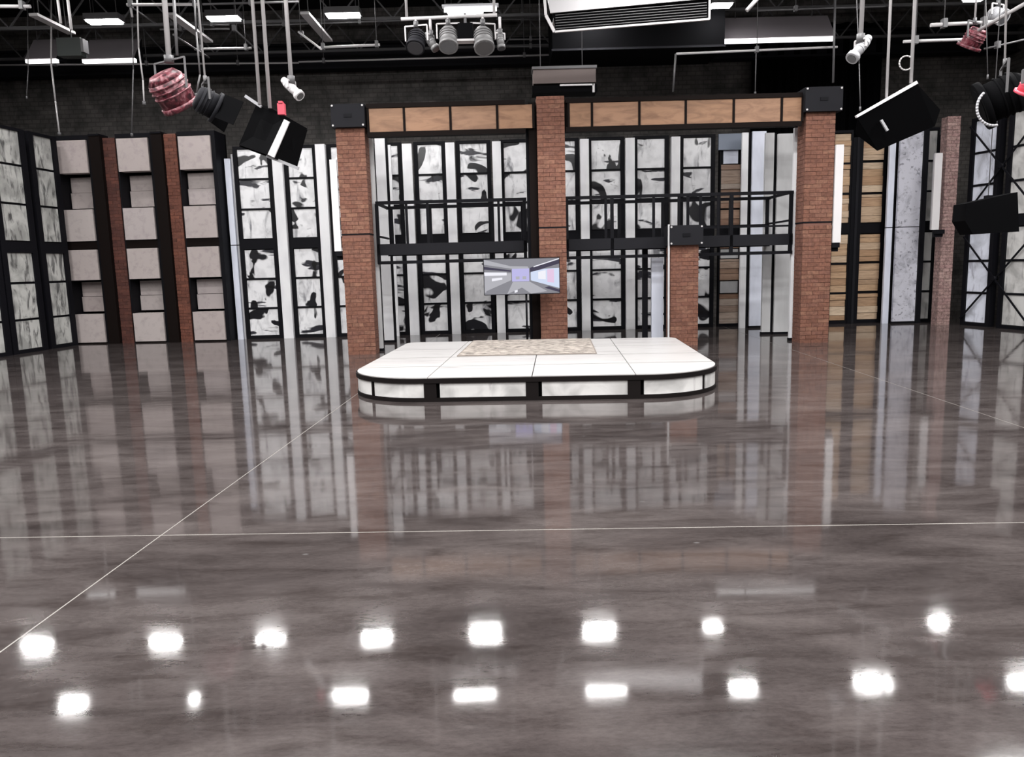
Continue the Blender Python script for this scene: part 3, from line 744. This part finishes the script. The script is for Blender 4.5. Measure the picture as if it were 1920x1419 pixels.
# ------------------------------------------------------------------ hanging display
def display():
    Y = 13.95
    c = [at(907, 487, Y), at(1048, 481, Y), at(1048, 549, Y), at(907, 552, Y)]
    x0, x1 = c[0].x, c[1].x; z1 = c[0].z; z0 = c[2].z
    W_, H_ = x1 - x0, z1 - z0
    t = thing('display_screen', 'flat display on a slim stand behind the stage showing a bright corridor', 'screen', (x0, Y, 0))
    part('bezel', lambda bm: box(bm, -0.012, W_ + 0.012, 0.0, 0.05, z0 - 0.012, z1 + 0.012), M['black'], t)
    sx = at(988, 600, Y).x - x0
    part('stand_pole', lambda bm: tube(bm, (sx, 0.08, 0.02), (sx, 0.08, z0 + 0.3), 0.018), M['black'], t)
    part('stand_foot', lambda bm: box(bm, sx - 0.25, sx + 0.25, -0.12, 0.22, 0, 0.02), M['black'], t)
    part('mount_plate', lambda bm: box(bm, sx - 0.12, sx + 0.12, 0.05, 0.1, z0 + 0.15, z0 + 0.45), M['black'], t)
    # the picture: flat polygons of the shown corridor, in screen units u 0..1, v 0..1 (v up)
    bmats = [('s_grey', (0.22, 0.22, 0.25)), ('s_dark', (0.03, 0.025, 0.06)), ('s_white', (0.85, 0.85, 0.92)), ('s_lav', (0.48, 0.46, 0.78)), ('s_blue', (0.62, 0.70, 0.88)), ('s_mid', (0.42, 0.42, 0.46)), ('s_pink', (0.75, 0.55, 0.75))]
    polys = [(0, [(0, 0), (1, 0), (1, 1), (0, 1)]),
             (5, [(0, 1), (0, .86), (.38, .72), (.60, .72), (.58, .78), (.35, .8)]), (1, [(0, .80), (.36, .68), (.36, .64), (0, .72)]),
             (5, [(0, .62), (.36, .60), (.36, .40), (0, .05)]), (2, [(0, .64), (.30, .62), (.30, .54), (0, .54)]), (2, [(.10, .46), (.24, .48), (.24, .42), (.10, .38)]),
             (0, [(.02, .10), (.36, .40), (.36, .36), (.12, .0), (.04, 0)]),
             (3, [(.37, .72), (.60, .72), (.60, .36), (.37, .36)]), (5, [(.42, .50), (.47, .50), (.47, .42), (.42, .42)]), (5, [(.51, .50), (.56, .50), (.56, .42), (.51, .42)]),
             (1, [(.61, .74), (1, .96), (1, .84), (.80, .72), (.61, .60)]), (2, [(.66, .78), (1, .995), (1, .965), (.66, .75)]),
             (4, [(.62, .62), (.80, .70), (1, .72), (1, .14), (.62, .38)]), (6, [(.84, .68), (.93, .69), (.93, .30), (.84, .32)]), (2, [(.72, .62), (.82, .66), (.82, .40), (.72, .42)]),
             (5, [(.38, .35), (.60, .35), (.84, .06), (.62, .0), (.50, .18), (.30, .0)]), (2, [(.40, .10), (.44, .12), (.44, .06), (.40, .03)]),
             (1, [(.86, .20), (1, .10), (1, .02), (.80, .16)])]
    bm = bmesh.new()
    for k, (mi, P) in enumerate(polys):
        f = bm.faces.new([bm.verts.new((u * W_, -0.001 - 0.0004 * k, z0 + v * H_)) for u, v in P]); f.material_index = mi
    me = bpy.data.meshes.new('picture'); bm.to_mesh(me); bm.free()
    for n_, c_ in bmats:
        mt, nt, b = new_mat(n_); b.inputs['Base Color'].default_value = (0.02, 0.02, 0.02, 1); b.inputs['Roughness'].default_value = 0.2
        b.inputs['Emission Color'].default_value = (*c_, 1); b.inputs['Emission Strength'].default_value = 1.0
        me.materials.append(mt)
    link('picture', me, None, t)
display()

# ------------------------------------------------------------------ ceiling: lit fixtures
FX = [-11.0, -8.3, -5.7, -3.1, -0.55, 1.95, 4.5, 7.1, 9.6]
ORD = ['first', 'second', 'third', 'fourth', 'fifth', 'sixth', 'seventh', 'eighth', 'ninth']
def fixture(x, y, w_, d_, z, lab, grp):
    t = thing('ceiling_light', lab, 'ceiling light', (x, y, z), 0, grp)
    part('diffuser', lambda bm: box(bm, -w_ / 2, w_ / 2, -d_ / 2, d_ / 2, -0.03, 0.0), M['tube'], t)
    part('housing', lambda bm: (box(bm, -w_ / 2 - 0.03, w_ / 2 + 0.03, -d_ / 2 - 0.03, d_ / 2 + 0.03, 0.001, 0.12)), M['dimsteel'], t)
    for sx in (-0.8, 0.8):
        part('hanger', lambda bm: tube(bm, (sx * w_ / 2, 0, 0.12), (sx * w_ / 2, 0, ZC - z), 0.008, seg=5), M['dimsteel'], t)
near = [(-8.71, .55), (-6.35, .16), (-3.35, .80), (-0.88, .85), (1.69, .85), (4.34, .55), (6.87, .75), (9.79, .6)]
far = [(-10.9, .7), (-8.0, .75), (-5.6, .7), (-3.2, .75), (-0.75, .8), (1.82, .8), (4.4, .45), (9.5, .4)]
for k, (x, w_) in enumerate(near):
    fixture(x, 13.9, w_ * 0.9, 0.15, ROOF_LIGHT_Z, ORD[k] + ' lit high-bay light from the left in the nearer row, mirrored in the floor', 'nearer row of high-bay lights')
for k, (x, w_) in enumerate(far):
    fixture(x, 16.35, w_ * 0.85, 0.24, ROOF_LIGHT_Z, ORD[k] + ' lit high-bay light from the left in the farther row under the roof', 'farther row of high-bay lights')

def hood(x0, x1, y, z, lab):
    """long strip light with a dark hood and a lit lower edge"""
    t = thing('hooded_strip_light', lab, 'strip light', ((x0 + x1) / 2, y, z)); hw = (x1 - x0) / 2
    part('lamp', lambda bm: box(bm, -hw, hw, -0.09, 0.02, 0, 0.075), M['tubesoft'], t)
    part('hood', lambda bm: slab(bm, [(-hw, -0.1, 0.08), (hw, -0.1, 0.08), (hw, 0.35, 0.62), (-hw, 0.35, 0.62)], 0.02), plain('hood_grey', (0.32, 0.29, 0.31), 0.6), t)
    for s in (-1, 1): part('hood_end', lambda bm: slab(bm, [(s * hw, -0.1, 0.08), (s * hw, 0.35, 0.62), (s * hw, 0.35, 0.08)], 0.02), M['charcoal'], t)
    for s in (-0.7, 0.7): part('hanger', lambda bm: tube(bm, (s * hw, 0.3, 0.6), (s * hw, 0.3, ZC - z), 0.01, seg=5), M['dimsteel'], t)
a = at(52, 117, 19); b = at(110, 117, 19); hood(a.x, b.x, 19.0, a.z - 0.03, 'short hooded strip light near the top left corner, glowing lower edge')
a = at(158, 117, 19); b = at(256, 117, 19); hood(a.x, b.x, 19.0, a.z - 0.03, 'longer hooded strip light second from the left above the rear wall')
a = at(1354, 80, 17.5); b = at(1562, 74, 17.5); hood(a.x, b.x, 17.5, b.z - 0.03, 'long hooded strip light above the right brick pillar')
# light bar seen behind the lamp cluster is a tube lamp
t = thing('tube_light', 'single bright tube light just above the hanging lamp cluster', 'strip light', at(882, 18, 13.0))
part('tube', lambda bm: tube(bm, (-0.42, 0, 0), (0.42, 0, 0), 0.035), M['tubesoft'], t)
part('reflector', lambda bm: box(bm, -0.45, 0.45, -0.06, 0.06, 0.04, 0.07), M['greypaint'], t)
for s in (-0.4, 0.4): part('hanger', lambda bm: tube(bm, (s, 0, 0.07), (s, 0, 1.8), 0.006, seg=5), M['dimsteel'], t)

# ------------------------------------------------------------------ ceiling: pipes, struts, trusses
def pipe(px0, py0, Y0, px1, py1, Y1, r, lab, mat='steel', nm='lighting_pipe', cat='pipe', drops=()):
    a = at(px0, py0, Y0); b = at(px1, py1, Y1)
    t = thing(nm, lab, cat, a)
    part('tube', lambda bm: tube(bm, (0, 0, 0), b - a, r), M[mat], t)
    for k in drops:
        p = (b - a) * k
        part('clamp', lambda bm: (box(bm, p.x - 0.03, p.x + 0.03, -r - 0.02, r + 0.02, p.z - r - 0.02, p.z + r + 0.05)), M['dimsteel'], t)
        part('hanger_rod', lambda bm: tube(bm, p + Vector((0, 0, r)), (p.x, p.y, ZC - a.z), 0.008, seg=5), M['dimsteel'], t)
    return t
pipe(-10, 122, 19.6, 560, 118, 19.6, 0.022, 'long thin grey pipe above the dark rear wall at the left', 'steel', drops=(0.2, 0.5, 0.8))
pipe(560, 116, 19.4, 1030, 103, 19.4, 0.022, 'long thin grey pipe above the dark rear wall, left of the duct', 'steel', drops=(0.1, 0.9))
pipe(-20, 12, 13.0, 57, 12, 13.0, 0.028, 'short pale pipe at the very top left corner', 'steel', drops=(0.8,))
pipe(238, 9, 14.0, 372, 8, 14.0, 0.026, 'pale pipe above the red can light', 'steel', drops=(0.05, 0.95))
pipe(380, 8, 14.3, 560, 3, 14.3, 0.02, 'dim pipe along the top edge beside the twin drop poles', 'dimsteel', drops=(0.5,))
pipe(365, 92, 16.5, 472, 90, 16.5, 0.024, 'pale pipe left of the twin drop poles', 'steel', drops=(0.1, 0.9))
pipe(365, 46, 17.0, 430, 46, 17.0, 0.02, 'upper of two short dim pipes beside the twin drop poles', 'dimsteel', drops=(0.5,))
pipe(300, 55, 17.2, 430, 54, 17.2, 0.02, 'lower of two short dim pipes beside the twin drop poles', 'dimsteel', drops=(0.3,))
pipe(475, 48, 17.2, 760, 38, 17.2, 0.018, 'long dim pipe crossing above the square pipe frame', 'dimsteel', drops=(0.2, 0.7))
pipe(600, 89, 16.0, 712, 84, 16.0, 0.026, 'pale bottom pipe of the square frame left of the lamp cluster', 'steel', drops=(0.05, 0.95))
pipe(560, 60, 16.0, 602, 92, 15.2, 0.02, 'short slanted strut left of the square frame bottom pipe', 'steel', drops=(0.1,))
pipe(930, 29, 18.0, 1028, 29, 18.0, 0.018, 'upper dim pipe between lamp cluster and duct', 'dimsteel', drops=(0.5,))
pipe(930, 36, 18.3, 1028, 36, 18.3, 0.018, 'lower dim pipe between lamp cluster and duct', 'dimsteel', drops=(0.5,))
pipe(955, 74, 18.6, 1035, 73, 18.6, 0.02, 'dim pipe just left of the black bulkhead', 'dimsteel', drops=(0.5,))
pipe(955, 87, 18.9, 1035, 87, 18.9, 0.02, 'second dim pipe just left of the black bulkhead', 'dimsteel', drops=(0.5,))
pipe(1268, 101, 15.5, 1570, 88, 15.5, 0.022, 'grey rail pipe below the long hooded strip light', 'steel', drops=(0.5,))
pipe(1267, 101, 15.5, 1262, 172, 15.5, 0.018, 'short drop pipe at the left end of the grey rail', 'dimsteel')
pipe(1566, -10, 15.3, 1562, 155, 15.3, 0.022, 'thin grey drop pole right of the long hooded strip light', 'dimsteel')
pipe(1420, 20, 15.6, 1660, 12, 15.6, 0.016, 'thin dim pipe above the long hooded strip light', 'dimsteel', drops=(0.3, 0.8))
pipe(1400, 20, 12.0, 1425, -8, 12.0, 0.03, 'short slanted pale strut right of the big duct', 'steel')
pipe(1745, 47, 12.0, 1870, 41, 12.0, 0.028, 'pale pipe carrying the small red light at the top right', 'steel', drops=(0.2, 0.8))
pipe(1694, 78, 12.6, 1806, 74, 12.6, 0.024, 'lower pale pipe left of the small red light', 'steel', drops=(0.2,))
pipe(1826, 62, 11.8, 1930, 2, 10.4, 0.026, 'slanted pale pipe in the top right corner', 'steel')
pipe(1845, 92, 12.0, 1930, 72, 12.0, 0.014, 'thin bent bar right of the small red light', 'dimsteel', drops=(0.3,))
pipe(107, -10, 12.5, 114, 44, 12.5, 0.020, 'left of two pale drop bars at the top left', 'steel')
pipe(126, -10, 12.5, 134, 56, 12.5, 0.022, 'right of two pale drop bars at the top left', 'steel')
pipe(244, 8, 14.0, 248, 32, 14.0, 0.02, 'tiny pale drop bar at the left end of the pale pipe', 'steel')
pipe(245, 12, 14.0, 292, 44, 16.0, 0.015, 'thin slanted strut running back from the pale pipe', 'dimsteel')
pipe(325, 65, 15.0, 392, 108, 17.0, 0.018, 'thin slanted strut behind the red can light pole', 'dimsteel')
pipe(440, 55, 15.0, 480, 92, 16.6, 0.016, 'thin slanted strut left of the twin drop poles', 'dimsteel', drops=(0.1,))
def strip(px0, py0, px1, py1, z, lab):
    """unlit pale tray running away from the camera under the roof"""
    def pz(px, py):
        d = ray(px, py); return Vector((0, 0, EYE)) + d * ((z - EYE) / d.z)
    a = pz(px0, py0); b = pz(px1, py1)
    t = thing('roof_tray', lab, 'tray', a)
    part('tray_body', lambda bm: beam(bm, (0, 0, 0), b - a, 0.17, 0.05), M['steel'], t)
    for k in (0.15, 0.85):
        p = (b - a) * k; part('hanger_rod', lambda bm: tube(bm, p, (p.x, p.y, ZC - a.z), 0.01, seg=5), M['dimsteel'], t)
strip(62, 27, 134, 62, 6.5, 'pale roof tray running back at the top left')
strip(320, 26, 392, 78, 6.5, 'pale roof tray running back behind the red can light pole')
strip(571, 24, 616, 76, 6.5, 'pale roof tray running back left of the lamp cluster')

def truss(y, z, lab, x0=-13.2, x1=13.2):
    t = thing('roof_truss', lab, 'truss', (0, y, z))
    for dz, nm in ((0, 'bottom_chord'), (0.7, 'top_chord')):
        part(nm, lambda bm: beam(bm, (x0, 0, dz), (x1, 0, dz), 0.06, 0.06), M['dimsteel'], t)
    def web(bm):
        x = x0; k = 0
        while x < x1 - 0.01:
            beam(bm, (x, 0, 0.7 * (k % 2)), (min(x + 0.6, x1), 0, 0.7 * ((k + 1) % 2)), 0.03, 0.03); x += 0.6; k += 1
    o = part('web_bars', web, M['dimsteel'], t); o['kind'] = 'stuff'
for y, z, l in ((15.2, 7.0, 'dim steel roof truss nearest the camera'), (17.8, 7.0, 'dim steel roof truss behind the farther light row'), (20.2, 7.0, 'dim steel roof truss next to the rear wall')):
    truss(y, z, l)

# duct
def duct():
    Y = 12.7
    a = at(1030, 60, Y); b = at(1330, 36, Y)
    t = thing('air_duct', 'large pale air handling duct with a dark louvred edge at the top centre', 'duct', (a.x, Y, a.z))
    W_ = b.x - a.x; dz = b.z - a.z
    part('casing', lambda bm: slab(bm, [(0.1, -0.0, 0.34), (W_, -0.0, 0.34 + dz), (W_, 1.1, 0.36 + dz), (0.1, 1.1, 0.36)], 0.02), M['duct'], t)
    part('front_panel', lambda bm: slab(bm, [(0.02, -0.02, 0.27), (W_, -0.02, 0.30 + dz), (W_, -0.02, 0.66 + dz), (-0.06, -0.02, 0.66)], 0.03), M['duct'], t)
    part('louvre_box', lambda bm: slab(bm, [(0.10, 0.05, 0.03), (W_ - 0.03, 0.05, 0.03 + dz), (W_ - 0.03, 0.05, 0.33 + dz), (0.06, 0.05, 0.30)], 0.04), M['blackmatte'], t)
    for k in range(6):
        z = 0.05 + 0.04 * k
        part('louvre', lambda bm: beam(bm, (0.1, 0.02, z), (W_ - 0.04, 0.02, z + dz), 0.03, 0.008), M['dimsteel'], t)
    part('rim', lambda bm: (beam(bm, (0.08, 0, 0), (W_, 0, dz), 0.04, 0.028), beam(bm, (0.08, 0, 0), (-0.05, 0, 0.25), 0.04, 0.045), beam(bm, (-0.05, 0, 0.25), (-0.08, 0, 0.75), 0.04, 0.04), beam(bm, (W_, 0, dz), (W_, 0, 0.3 + dz), 0.03, 0.02)), M['steel'], t)
    for x in (0.3, W_ - 0.3): part('hanger_rod', lambda bm: tube(bm, (x, 0.5, 0.36), (x, 0.5, ZC - a.z), 0.012, seg=5), M['dimsteel'], t)
duct()
# black bulkhead behind and below the duct
a = at(1036, 96, 16.8); b = at(1350, 60, 16.8)
t = thing('black_bulkhead', 'black boxed bulkhead hanging below and behind the pale duct', 'bulkhead', (a.x, 16.8, a.z))
part('box_body', lambda bm: box(bm, 0, b.x - a.x + 0.1, 0, 1.4, 0.0, 1.0), M['blackmatte'], t)
part('edge_angle', lambda bm: box(bm, -0.02, b.x - a.x + 0.12, -0.02, 0.0, 0.0, 0.04), M['charcoal'], t)
for x in (0.3, 3.2): part('hanger_rod', lambda bm: tube(bm, (x, 0.5, 1.0), (x, 0.5, ZC - a.z), 0.012, seg=5), M['dimsteel'], t)
# brownish box above the centre pillar
a = at(1000, 157, 15.2); b = at(1117, 122, 15.2)
t = thing('hanging_speaker_box', 'brownish-grey box hanging above the centre brick pillar', 'box', (a.x, 15.2, a.z))
part('box_body', lambda bm: box(bm, 0, b.x - a.x, 0, 0.4, 0.0, b.z - a.z - 0.05), M['plywood'], t)
part('lid', lambda bm: box(bm, -0.02, b.x - a.x + 0.02, -0.02, 0.42, b.z - a.z - 0.05, b.z - a.z), M['dimsteel'], t)
part('lower_bracket', lambda bm: box(bm, -0.02, b.x - a.x + 0.02, -0.02, 0.42, -0.17, -0.04), M['blackmatte'], t)
part('bracket_edge', lambda bm: (box(bm, 0.5, b.x - a.x - 0.05, -0.05, -0.02, -0.065, -0.035), box(bm, b.x - a.x - 0.07, b.x - a.x - 0.03, -0.05, -0.02, -0.19, -0.035)), M['whitepaint'], t)
for x in (0.15, 0.95): part('hanger_rod', lambda bm: tube(bm, (x, 0.2, b.z - a.z), (x, 0.2, ZC - a.z), 0.01, seg=5), M['dimsteel'], t)

# ------------------------------------------------------------------ hanging stage lights
def frame_for(d):
    d = Vector(d).normalized(); u = d.cross(Vector((0, 0, 1)))
    if u.length < 0.01: u = Vector((1, 0, 0))
    u.normalize(); v = u.cross(d); return d, u, v
def can_light(c, d, length, r, mat, lab, drop_to=None, name='can_light', mouth=1.25, yoke='steel', pole=None, pr=0.02, front='lens', doors=False):
    c = Vector(c); d, u, v = frame_for(d)
    t = thing(name, lab, 'stage light', c)
    a = -d * length / 2; b = d * length / 2
    part('housing', lambda bm: (tube(bm, a, a + d * length * 0.18, r * 0.72, r, 16), tube(bm, a + d * length * 0.18, b - d * length * 0.15, r, r, 16)), M[mat], t)
    part('front_ring', lambda bm: tube(bm, b - d * length * 0.15, b, r * mouth, r * mouth, 16), M[mat], t)
    part('lens', lambda bm: tube(bm, b, b + d * 0.006, r * 0.92, r * 0.92, 16), M[front], t)
    for k in range(3):
        part('cooling_rib', lambda bm: tube(bm, a + d * length * (0.26 + 0.14 * k), a + d * length * (0.30 + 0.14 * k), r * 1.08, r * 1.08, 16), M[mat], t)
    up = Vector((0, 0, 1))
    top = up * (r * 2.0)
    part('yoke', lambda bm: (beam(bm, u * r * 1.3, u * r * 1.3 + top * 0.8, 0.02, 0.02), beam(bm, -u * r * 1.3, -u * r * 1.3 + top * 0.8, 0.02, 0.02), beam(bm, u * r * 1.3 + top * 0.8, -u * r * 1.3 + top * 0.8, 0.02, 0.02)), M[yoke], t)
    if doors:
        for s in (-1, 1):
            part('barn_door', lambda bm: slab(bm, [b + u * r * s - v * r, b + u * r * s + v * r, b + u * r * 1.8 * s + v * r + d * r * 1.3, b + u * r * 1.8 * s - v * r + d * r * 1.3], 0.01), M['blackmatte'], t)
    if pole is not None:
        e = Vector(pole) - c
        part('drop_pole', lambda bm: tube(bm, top * 0.8, e, pr), M['steel'], t)
        part('pole_clamp', lambda bm: tube(bm, top * 0.8 - up * 0.03, top * 0.8 + up * 0.06, pr * 1.8), M['dimsteel'], t)
    return t
def upto(px, py, Y, z=8.35):
    p = at(px, py, Y); return (p.x, p.y, z)
# red can on its pole
def red_mottle():
    mt, nt, b = new_mat('weathered_red_paint')
    v, oi = coords(nt)
    L(nt, ramp(nt, noise(nt, v, 13.0, 4, 0.6), [(0.38, (0.025, 0.004, 0.008)), (0.52, (0.13, 0.018, 0.03)), (0.68, (0.36, 0.18, 0.20))]), b.inputs['Base Color'])
    b.inputs['Roughness'].default_value = 0.45; return mt
M['redmottle'] = red_mottle()
Yr = 10.5
c = at(322, 170, Yr)
t = can_light(c, (0.30, 0.50, -0.82), 0.46, 0.235, 'redmottle', 'big red can light hanging on a pale pole above the block wall', pole=upto(319, 60, Yr), pr=0.036, mouth=1.06, yoke='dimsteel')
part('cable_loom', lambda bm: (tube(bm, (0.09, 0.05, 0.45), (0.11, 0.05, 1.2), 0.02), tube(bm, (0.12, 0.05, 1.2), (0.08, 0.05, 2.2), 0.016)), M['dimsteel'], t)
# dark barn door light to its right
c = at(388, 192, 9.4)
can_light(c, (0.75, 0.45, -0.45), 0.26, 0.15, 'charcoal', 'charcoal barn-door light right of the red can light', pole=upto(372, 60, 9.4), pr=0.012, doors=True, yoke='dimsteel', front='blackmatte')
# white tubular spots
c = at(547, 165, 10.0)
can_light(c, (0.62, -0.3, -0.62), 0.34, 0.052, 'whitepaint', 'small white tube spot pointing down right beside the left flood light', pole=upto(537, 60, 10.0), pr=0.026, name='tube_spot', mouth=1.3)
c = at(1613, 90, 9.0)
can_light(c, (-0.62, -0.3, -0.66), 0.36, 0.055, 'greypaint', 'small grey tube spot pointing down left near the top right', pole=upto(1624, 20, 9.0), pr=0.026, name='tube_spot', mouth=1.3)
# small red light on the right pipes
c = at(1826, 72, 11.8)
can_light(c, (-0.3, 0.45, -0.85), 0.28, 0.14, 'redmottle', 'small red light clamped to the pale pipes at the top right', pole=upto(1830, 20, 11.8), pr=0.014, yoke='dimsteel')
c = at(1870, 28, 12.6)
can_light(c, (0.3, -0.7, -0.5), 0.26, 0.10, 'greypaint', 'pale small fixture above the small red light in the top right corner', pole=upto(1872, -20, 12.6), pr=0.014, yoke='steel')
c = at(1930, 158, 8.0)
can_light(c, (-0.2, 0.5, -0.8), 0.20, 0.08, 'redbright', 'pinkish red light cut by the right picture edge', pole=upto(1925, 60, 8.0), pr=0.014, yoke='dimsteel')
# black fresnel at the right edge
c = at(1880, 182, 9.0)
t = can_light(c, (-0.75, 0.35, -0.35), 0.46, 0.22, 'blackmatte', 'large black fresnel light with a pale yoke at the right edge', pole=upto(1853, 60, 9.0), pr=0.012, front='blackmatte', name='fresnel_light', yoke='dimsteel')
part('yoke_arc', lambda bm: ring(bm, at(1866, 200, 8.75) - c, 0.20, 0.014, arc=(2.3, 4.9)), M['greypaint'], t, label='pale curved yoke')
# cluster of five lights on a bar
Yc = 12.0
t = thing('light_bar', 'pale bar carrying the cluster of hanging lamps at the top centre', 'pipe', at(752, 36, Yc))
e = at(932, 28, Yc) - at(752, 36, Yc)
part('tube', lambda bm: tube(bm, (0, 0, 0), e, 0.026), M['steel'], t)
for k, dx in ((0.06, 0), (0.97, 0)):
    p = e * k; part('drop_rod', lambda bm: tube(bm, p, (p.x, p.y, 8.35 - at(752, 36, Yc).z), 0.02), M['steel'], t)
for (px, py, d, ln, r, mt, lab) in ((781, 76, (-0.1, -0.5, -0.8), 0.30, 0.13, 'charcoal', 'leftmost dark lamp of the cluster on the pale bar'),
                                    (808, 78, (0.5, -0.3, -0.8), 0.30, 0.06, 'lampgrey', 'slim grey lamp, second from the left on the pale bar'),
                                    (841, 72, (0.0, -0.5, -0.85), 0.34, 0.13, 'lampgrey', 'wide grey lamp in the middle of the cluster on the pale bar'),
                                    (906, 74, (0.1, -0.5, -0.85), 0.34, 0.14, 'lampgrey', 'wide grey lamp right of the dark gap on the pale bar'),
                                    (938, 74, (0.1, -0.3, -0.9), 0.30, 0.055, 'lampgrey', 'slim pale lamp at the right end of the cluster')):
    cc = at(px, py, Yc)
    can_light(cc, d, ln, r, mt, lab, name='cluster_lamp', pole=(cc.x, cc.y, at(px, 32, Yc).z), pr=0.02, mouth=1.1)
c = at(873, 62, Yc); t = thing('ballast_box', 'square black box in the gap of the lamp cluster', 'box', c)
part('case', lambda bm: box(bm, -0.11, 0.11, -0.05, 0.05, -0.1, 0.13), M['blackmatte'], t)
part('lower_shelf', lambda bm: box(bm, -0.13, 0.13, -0.08, 0.08, -0.13, -0.1), M['steel'], t)
part('hanger', lambda bm: box(bm, -0.02, 0.02, -0.01, 0.01, 0.13, 0.28), M['dimsteel'], t)

# twin-door flood lights
def flood(name_lab, lamp, doors, pins, Y, poles):
    c0 = at(*lamp[0], Y); t = thing('flood_light', name_lab, 'flood light', c0)
    pts = [at(x, y, Y) - c0 for x, y in lamp]
    part('lamp_strip', lambda bm: slab(bm, pts, 0.05), M['whitepaint'], t, label='white lamp strip')
    for dp in doors:
        q = [at(x, y, Y + dy) - c0 for (x, y, dy) in dp]
        part('black_door', lambda bm: slab(bm, q, 0.02), M['blackmatte'], t)
    for (x0, y0, x1, y1) in pins:
        part('bracket', lambda bm: beam(bm, at(x0, y0, Y + 0.06) - c0, at(x1, y1, Y + 0.06) - c0, 0.03, 0.03), M['greypaint'], t)
    for (x, y, r) in poles:
        p = at(x, y, Y + 0.05) - c0
        part('drop_pole', lambda bm: tube(bm, p, (p.x, p.y, 8.35 - c0.z), r), M['steel'], t)
    return t
t = flood('black flood light with open doors and a white strip, left of the portal',
      [(534, 224), (544, 229), (515, 296), (503, 290)],
      [[(482, 196, 0.15), (535, 222, 0), (503, 291, 0), (449, 272, 0.25)], [(544, 228, 0), (575, 243, 0.35), (556, 312, 0.35), (514, 297, 0)],
       [(481, 197, 0.16), (500, 200, 0.3), (575, 242, 0.45), (556, 312, 0.45), (449, 273, 0.27)]],
      [(500, 292, 560, 316), (460, 180, 490, 200)], 8.2, [(487, 196, 0.018), (506, 203, 0.02)])
c = at(528, 204, 8.2); tag(part('cable_plug', lambda bm: (box(bm, c.x - 0.035, c.x + 0.035, c.y - 0.03, c.y + 0.03, c.z - 0.06, c.z + 0.05), box(bm, c.x - 0.02, c.x + 0.02, c.y - 0.04, c.y + 0.02, c.z + 0.05, c.z + 0.07)), M['redbright']), 'small red plug on top of the left flood light', 'plug')
t = flood('black flood light with open doors tilted under a pale edge, right of the portal',
      [(1604, 217), (1606, 221), (1720, 157), (1717, 152)],
      [[(1606, 220, 0), (1720, 158, 0), (1762, 205, 0.3), (1752, 236, 0.35), (1645, 282, 0.3)], [(1608, 222, 0.02), (1604, 250, 0.2), (1645, 282, 0.3), (1660, 270, 0.28)]],
      [(1652, 225, 1664, 245)], 10.6, [(1662, 184, 0.019), (1708, 156, 0.023)])
part('cable_loop', lambda bm: ring(bm, at(1699, 118, 10.65) - at(1604, 217, 10.6), 0.09, 0.010), M['steel'], t)

# black box speaker in front of the right wall
c = at(1848, 402, 11.0)
t = thing('wall_speaker', 'black box speaker hanging in front of the rightmost marble columns', 'speaker', c)
q = [at(1800, 383, 11.0) - c, at(1894, 362, 11.0) - c, at(1897, 435, 11.0) - c, at(1812, 440, 11.0) - c, at(1797, 415, 11.0) - c]
part('cabinet', lambda bm: slab(bm, q, 0.32), M['blackmatte'], t)
part('drop_rod', lambda bm: tube(bm, (0.02, 0, 0.22), (0.02, 0, 8.35 - c.z), 0.006, seg=5), M['dimsteel'], t)
part('rod_clamp', lambda bm: box(bm, -0.02, 0.06, -0.04, 0.04, 0.18, 0.26), M['black'], t)

# thin cables hanging before the dark wall
def cable(pts, Y, r, lab, mat='dimsteel'):
    P = [at(x, y, Y) for x, y in pts]
    t = thing('hanging_cable', lab, 'cable', P[0])
    def f(bm):
        for i in range(len(P) - 1): tube(bm, P[i] - P[0], P[i + 1] - P[0], r, seg=6)
    part('cord', f, M[mat], t)
    part('end_plug', lambda bm: tube(bm, P[-1] - P[0], P[-1] - P[0] - Vector((0, 0, 0.06)), r * 2.2, seg=6), M['dimsteel'], t)
cable([(96, -8), (96, 120), (104, 190), (111, 248)], 17.5, 0.018, 'pale cable hanging down to the first block column', 'steel')
cable([(51, -8), (53, 130), (50, 180)], 17.6, 0.010, 'faint cable near the left edge before the dark wall')
cable([(247, -8), (250, 130), (247, 250)], 17.3, 0.014, 'faint cable above the second block column')
cable([(257, -8), (260, 90), (268, 150), (270, 190)], 14.0, 0.014, 'short pale cable left of the red can light', 'steel')
cable([(364, -8), (368, 60), (375, 140), (368, 175)], 10.6, 0.012, 'cable bowing between the red can light and the small barn-door light')
cable([(1418, 93), (1416, 172)], 15.5, 0.010, 'thin cord dropping to the fascia left of the right capital')
cable([(1606, -8), (1611, 120), (1613, 200)], 12.0, 0.007, 'thin cord under the grey tube spot')
cable([(1848, -8), (1852, 140)], 11.3, 0.006, 'thin cord above the black fresnel light')

# dangling bracket boxes behind the left strip lights
c = at(135, 85, 16.0); t = thing('junction_box', 'dark green-grey junction box between the two left strip lights', 'box', c)
part('case', lambda bm: box(bm, -0.25, 0.22, -0.1, 0.1, -0.22, 0.12), plain('green_grey', (0.03, 0.036, 0.034), 0.7), t)
part('side_strap', lambda bm: box(bm, 0.22, 0.27, -0.1, 0.1, -0.15, 0.1), M['dimsteel'], t)
part('hanger_rod', lambda bm: tube(bm, (0, 0, 0.12), (0, 0, 8.38 - c.z), 0.012, seg=5), M['dimsteel'], t)
